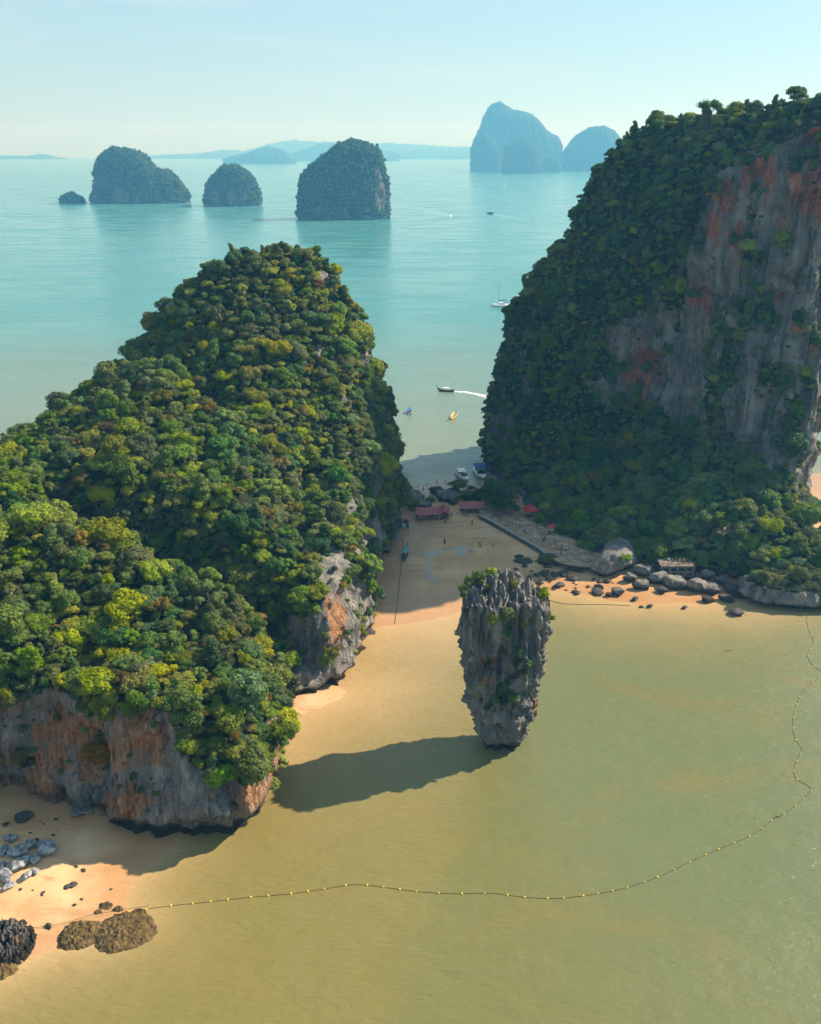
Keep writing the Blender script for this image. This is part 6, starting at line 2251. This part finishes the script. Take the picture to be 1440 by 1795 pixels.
GG = "trees and bushes on the isthmus"
for px, py, r, kd, lab, nm in [
    (802, 866, 3.2, 4, "small spreading tree by the landing left of the white speedboat", "tree"), (775, 872, 2.0, 14, "dark bush on the rocks behind the stalls", "bush"), (755, 880, 1.9, 14, "dark bush left of the grey rock hump", "bush"),
    (728, 893, 2.3, 11, "bush against the left cliff behind the long stall", "bush"), (815, 880, 2.6, 10, "dark bush in front of the low red roof", "bush"), (840, 880, 2.8, 10, "dark bush behind the second stall", "bush"), (795, 884, 1.8, 14, "low bush between the stalls", "bush"),
    (858, 882, 3.4, 0, "dark round tree at the head of the promenade", "tree"), (826, 862, 2.2, 14, "dark bush at the waterside right of the small spreading tree", "bush"), (848, 866, 2.6, 14, "dark bush beside the wide speedboat", "bush"), (760, 866, 1.4, 14, "low bush by the path to the landing", "bush")]:
    plant_one(nm, on_sand(px, py), r, kd, lab, nm, GG)

def layered_tree(loc, hgt, rad, label, seed):
    """tall tree with flat layered tiers of foliage"""
    rg = np.random.default_rng(seed)
    t = empty("layered_tree", loc)
    set_props(t, label, "tree")
    part("trunk", tube([(0, 0, -0.5), (0.2, 0, hgt * .35), (0.1, 0.2, hgt * .7), (0, 0, hgt)], [0.45, 0.34, 0.22, 0.08], 8), 'bark', t, True)
    V, F, b = [], [], 0
    limbs = []
    for k in range(9):
        z = hgt * (0.38 + 0.6 * k / 8)
        for j in range(3):
            a = rg.uniform(0, 6.28)
            l = rad * (1.0 - 0.55 * (k / 8) ** 1.5) * rg.uniform(0.55, 1.0)
            cx, cy = l * math.cos(a), l * math.sin(a)
            limbs.append(tube([(0, 0, z - 0.6), (cx * 0.5, cy * 0.5, z - 0.2), (cx, cy, z)], [0.11, 0.07, 0.03], 5))
            c = 150
            p0 = np.stack([rg.normal(cx * .75, rad * .24, c), rg.normal(cy * .75, rad * .24, c), z + rg.normal(0, 0.22, c)], 1)
            nn = rg.normal(size=(c, 3)) * 0.45
            nn[:, 2] += 1
            nn /= np.linalg.norm(nn, axis=1)[:, None]
            t1, t2 = rot_frames(nn, rg)
            s = rg.uniform(0.22, 0.42, c)[:, None]
            V.append(np.stack([p0 - s * t2, p0 + s * t1 * .7, p0 + s * t2, p0 - s * t1 * .7], 1).reshape(-1, 3))
            F.append(np.arange(c * 4).reshape(-1, 4) + b)
            b += c * 4
    link("crown", mesh_np("crown", np.concatenate(V), np.concatenate(F), LEAF['dark green']), t)
    part("limbs", join(limbs), 'bark', t)
layered_tree(on_sand(880, 906) , 11.0, 5.4, "big dark tree with flat tiers shading the head of the promenade", 3)
layered_tree(on_sand(862, 892) , 9.5, 4.2, "dark tiered tree beside the wide speedboat", 8)

def bare_tree(loc, hgt, label, seed, leaves=0, lean=(0, 0)):
    rg = random.Random(seed)
    t = empty("bare_tree", loc)
    set_props(t, label, "tree")
    tips, parts = [], []
    def grow(p_, d, l, r, lev):
        e = p_ + d * l
        m_ = p_ + d * l * .5 + Vector((rg.uniform(-.1, .1), rg.uniform(-.1, .1), 0)) * l
        parts.append(tube([p_, m_, e], [r, r * .8, r * .6], 5))
        if lev == 0:
            tips.append(e)
            return
        for _ in range(3):
            nd = (d + Vector((rg.uniform(-.8, .8), rg.uniform(-.8, .8), rg.uniform(-.1, .5)))).normalized()
            grow(e, nd, l * rg.uniform(.55, .8), r * .55, lev - 1)
    grow(Vector((0, 0, -0.5)), Vector((lean[0], lean[1], 1)).normalized(), hgt * .42, hgt * .03, 3)
    part("limbs", join(parts), 'bark' if leaves else 'pale_bark', t)
    if leaves:
        r2 = np.random.default_rng(seed)
        base = np.array([tips[j % len(tips)] for j in range(leaves)]) + r2.normal(size=(leaves, 3)) * hgt * np.array([.085, .085, .06])
        nn = r2.normal(size=(leaves, 3))
        nn[:, 2] += .6
        nn /= np.linalg.norm(nn, axis=1)[:, None]
        t1, t2 = rot_frames(nn, r2)
        s = r2.uniform(.12, .26, leaves)[:, None]
        link("crown", mesh_np("crown", np.stack([base - s * t2, base + s * t1 * .8, base + s * t2, base - s * t1 * .8], 1).reshape(-1, 3), np.arange(leaves * 4).reshape(-1, 4), LEAF['dark green']), t)
def ground(px, py, Y):                           # the top of the rock at that place
    p_ = P(px, py, Y)
    hs = [h for h in (bq.ray_cast(Vector((p_.x, p_.y, 400)), Vector((0, 0, -1))) for bq in (bvh_l, bvh_r)) if h[0] is not None]
    return max((h[0] for h in hs), key=lambda q: q.z) if hs else p_
bare_tree(ground(899, 492, 328) , 6.0, "leafless pale tree on the left shoulder of the shaded massif", 5)
bare_tree(ground(932, 474, 325) , 6.5, "crooked open crowned tree against the sea on the massif shoulder", 9, 2600, (0.15, 0))
bare_tree(ground(1243, 216, 297), 6.0, "gnarled open crowned tree on the skyline of the massif", 11, 2200)
bare_tree(G(712, 852, 0.3), 5.5, "thin bare shrub at the water's edge below the left island", 13)
bare_tree(ground(548, 452, 289), 5.0, "small umbrella tree standing out on the summit skyline", 15, 1800)
for px, py, r, kd, lab in [(905, 893, 1.6, 15, "bush at the back of the promenade left of the red tent"), (945, 915, 1.9, 11, "leafy bush at the back of the promenade right of the red tent"), (957, 922, 1.5, 14, "dark low bush left of the red umbrella"),
                          (980, 936, 2.0, 10, "dark bush right of the red umbrella"), (1018, 957, 2.0, 15, "bush above the pale steps"), (1035, 968, 1.8, 1, "rounded bush between the steps and the largest boulder")]:
    plant_one("bush", G(px, py, PROM_Z), r, kd, lab, "bush", "bushes along the promenade")
# scrub on the ledge
cx, cy, rx, ry = LEDGE
for k, x in enumerate(sorted(cx + rx * rgb_.uniform(-0.85, 0.2) for _ in range(11))):
    y = cy + ry * rgb_.uniform(-0.45, 0.6)
    plant_one("bush", (x, y, 6.0), rgb_.uniform(1.5, 2.6), rgb_.choice([14, 15, 17, 16, 12]), NTH[k] + " from the left of the scrubby bushes on top of the undercut ledge", "bush", "scrub on the rock ledge")
plant_one("bush", G(1093, 985, 4.5), 2.4, 15, "bright green bush spilling over the largest boulder", "bush")
plant_one("bush", G(1002, 938, PROM_Z), 2.2, 2, "bright green round bush beside the promenade", "bush")
plant_one("bush", G(962, 985, 2.2), 1.6, 15, "moss green bush on the boulder at the wall end", "bush")
# ------------------------------------------------------------------ air
def build_haze():
    x0, x1, y0, y1, z0, z1 = -14600, 14600, -1200, 17500, -6.5, 480
    v = [(x0, y0, z0), (x1, y0, z0), (x1, y1, z0), (x0, y1, z0), (x0, y0, z1), (x1, y0, z1), (x1, y1, z1), (x0, y1, z1)]
    f = [(0, 3, 2, 1), (4, 5, 6, 7), (0, 1, 5, 4), (1, 2, 6, 5), (2, 3, 7, 6), (3, 0, 4, 7)]
    m = bpy.data.materials.new("air")
    m.use_nodes = True
    t = m.node_tree
    t.nodes.clear()
    o = t.nodes.new("ShaderNodeOutputMaterial")
    p = t.nodes.new("ShaderNodeVolumePrincipled")
    p.inputs['Color'].default_value = HAZE_COLOR
    p.inputs['Density'].default_value = HAZE_DENSITY
    p.inputs['Absorption Color'].default_value = (1, 1, 1, 1)
    p.inputs['Anisotropy'].default_value = 0.2
    t.links.new(p.outputs[0], o.inputs['Volume'])
    me = mesh_np("haze", v, f, m)
    set_props(link("haze", me), "pale blue sea haze", None, None, 'stuff')
HAZE_COLOR = (0.15, 0.55, 1.0, 1)
HAZE_DENSITY = 0.00021
build_haze()
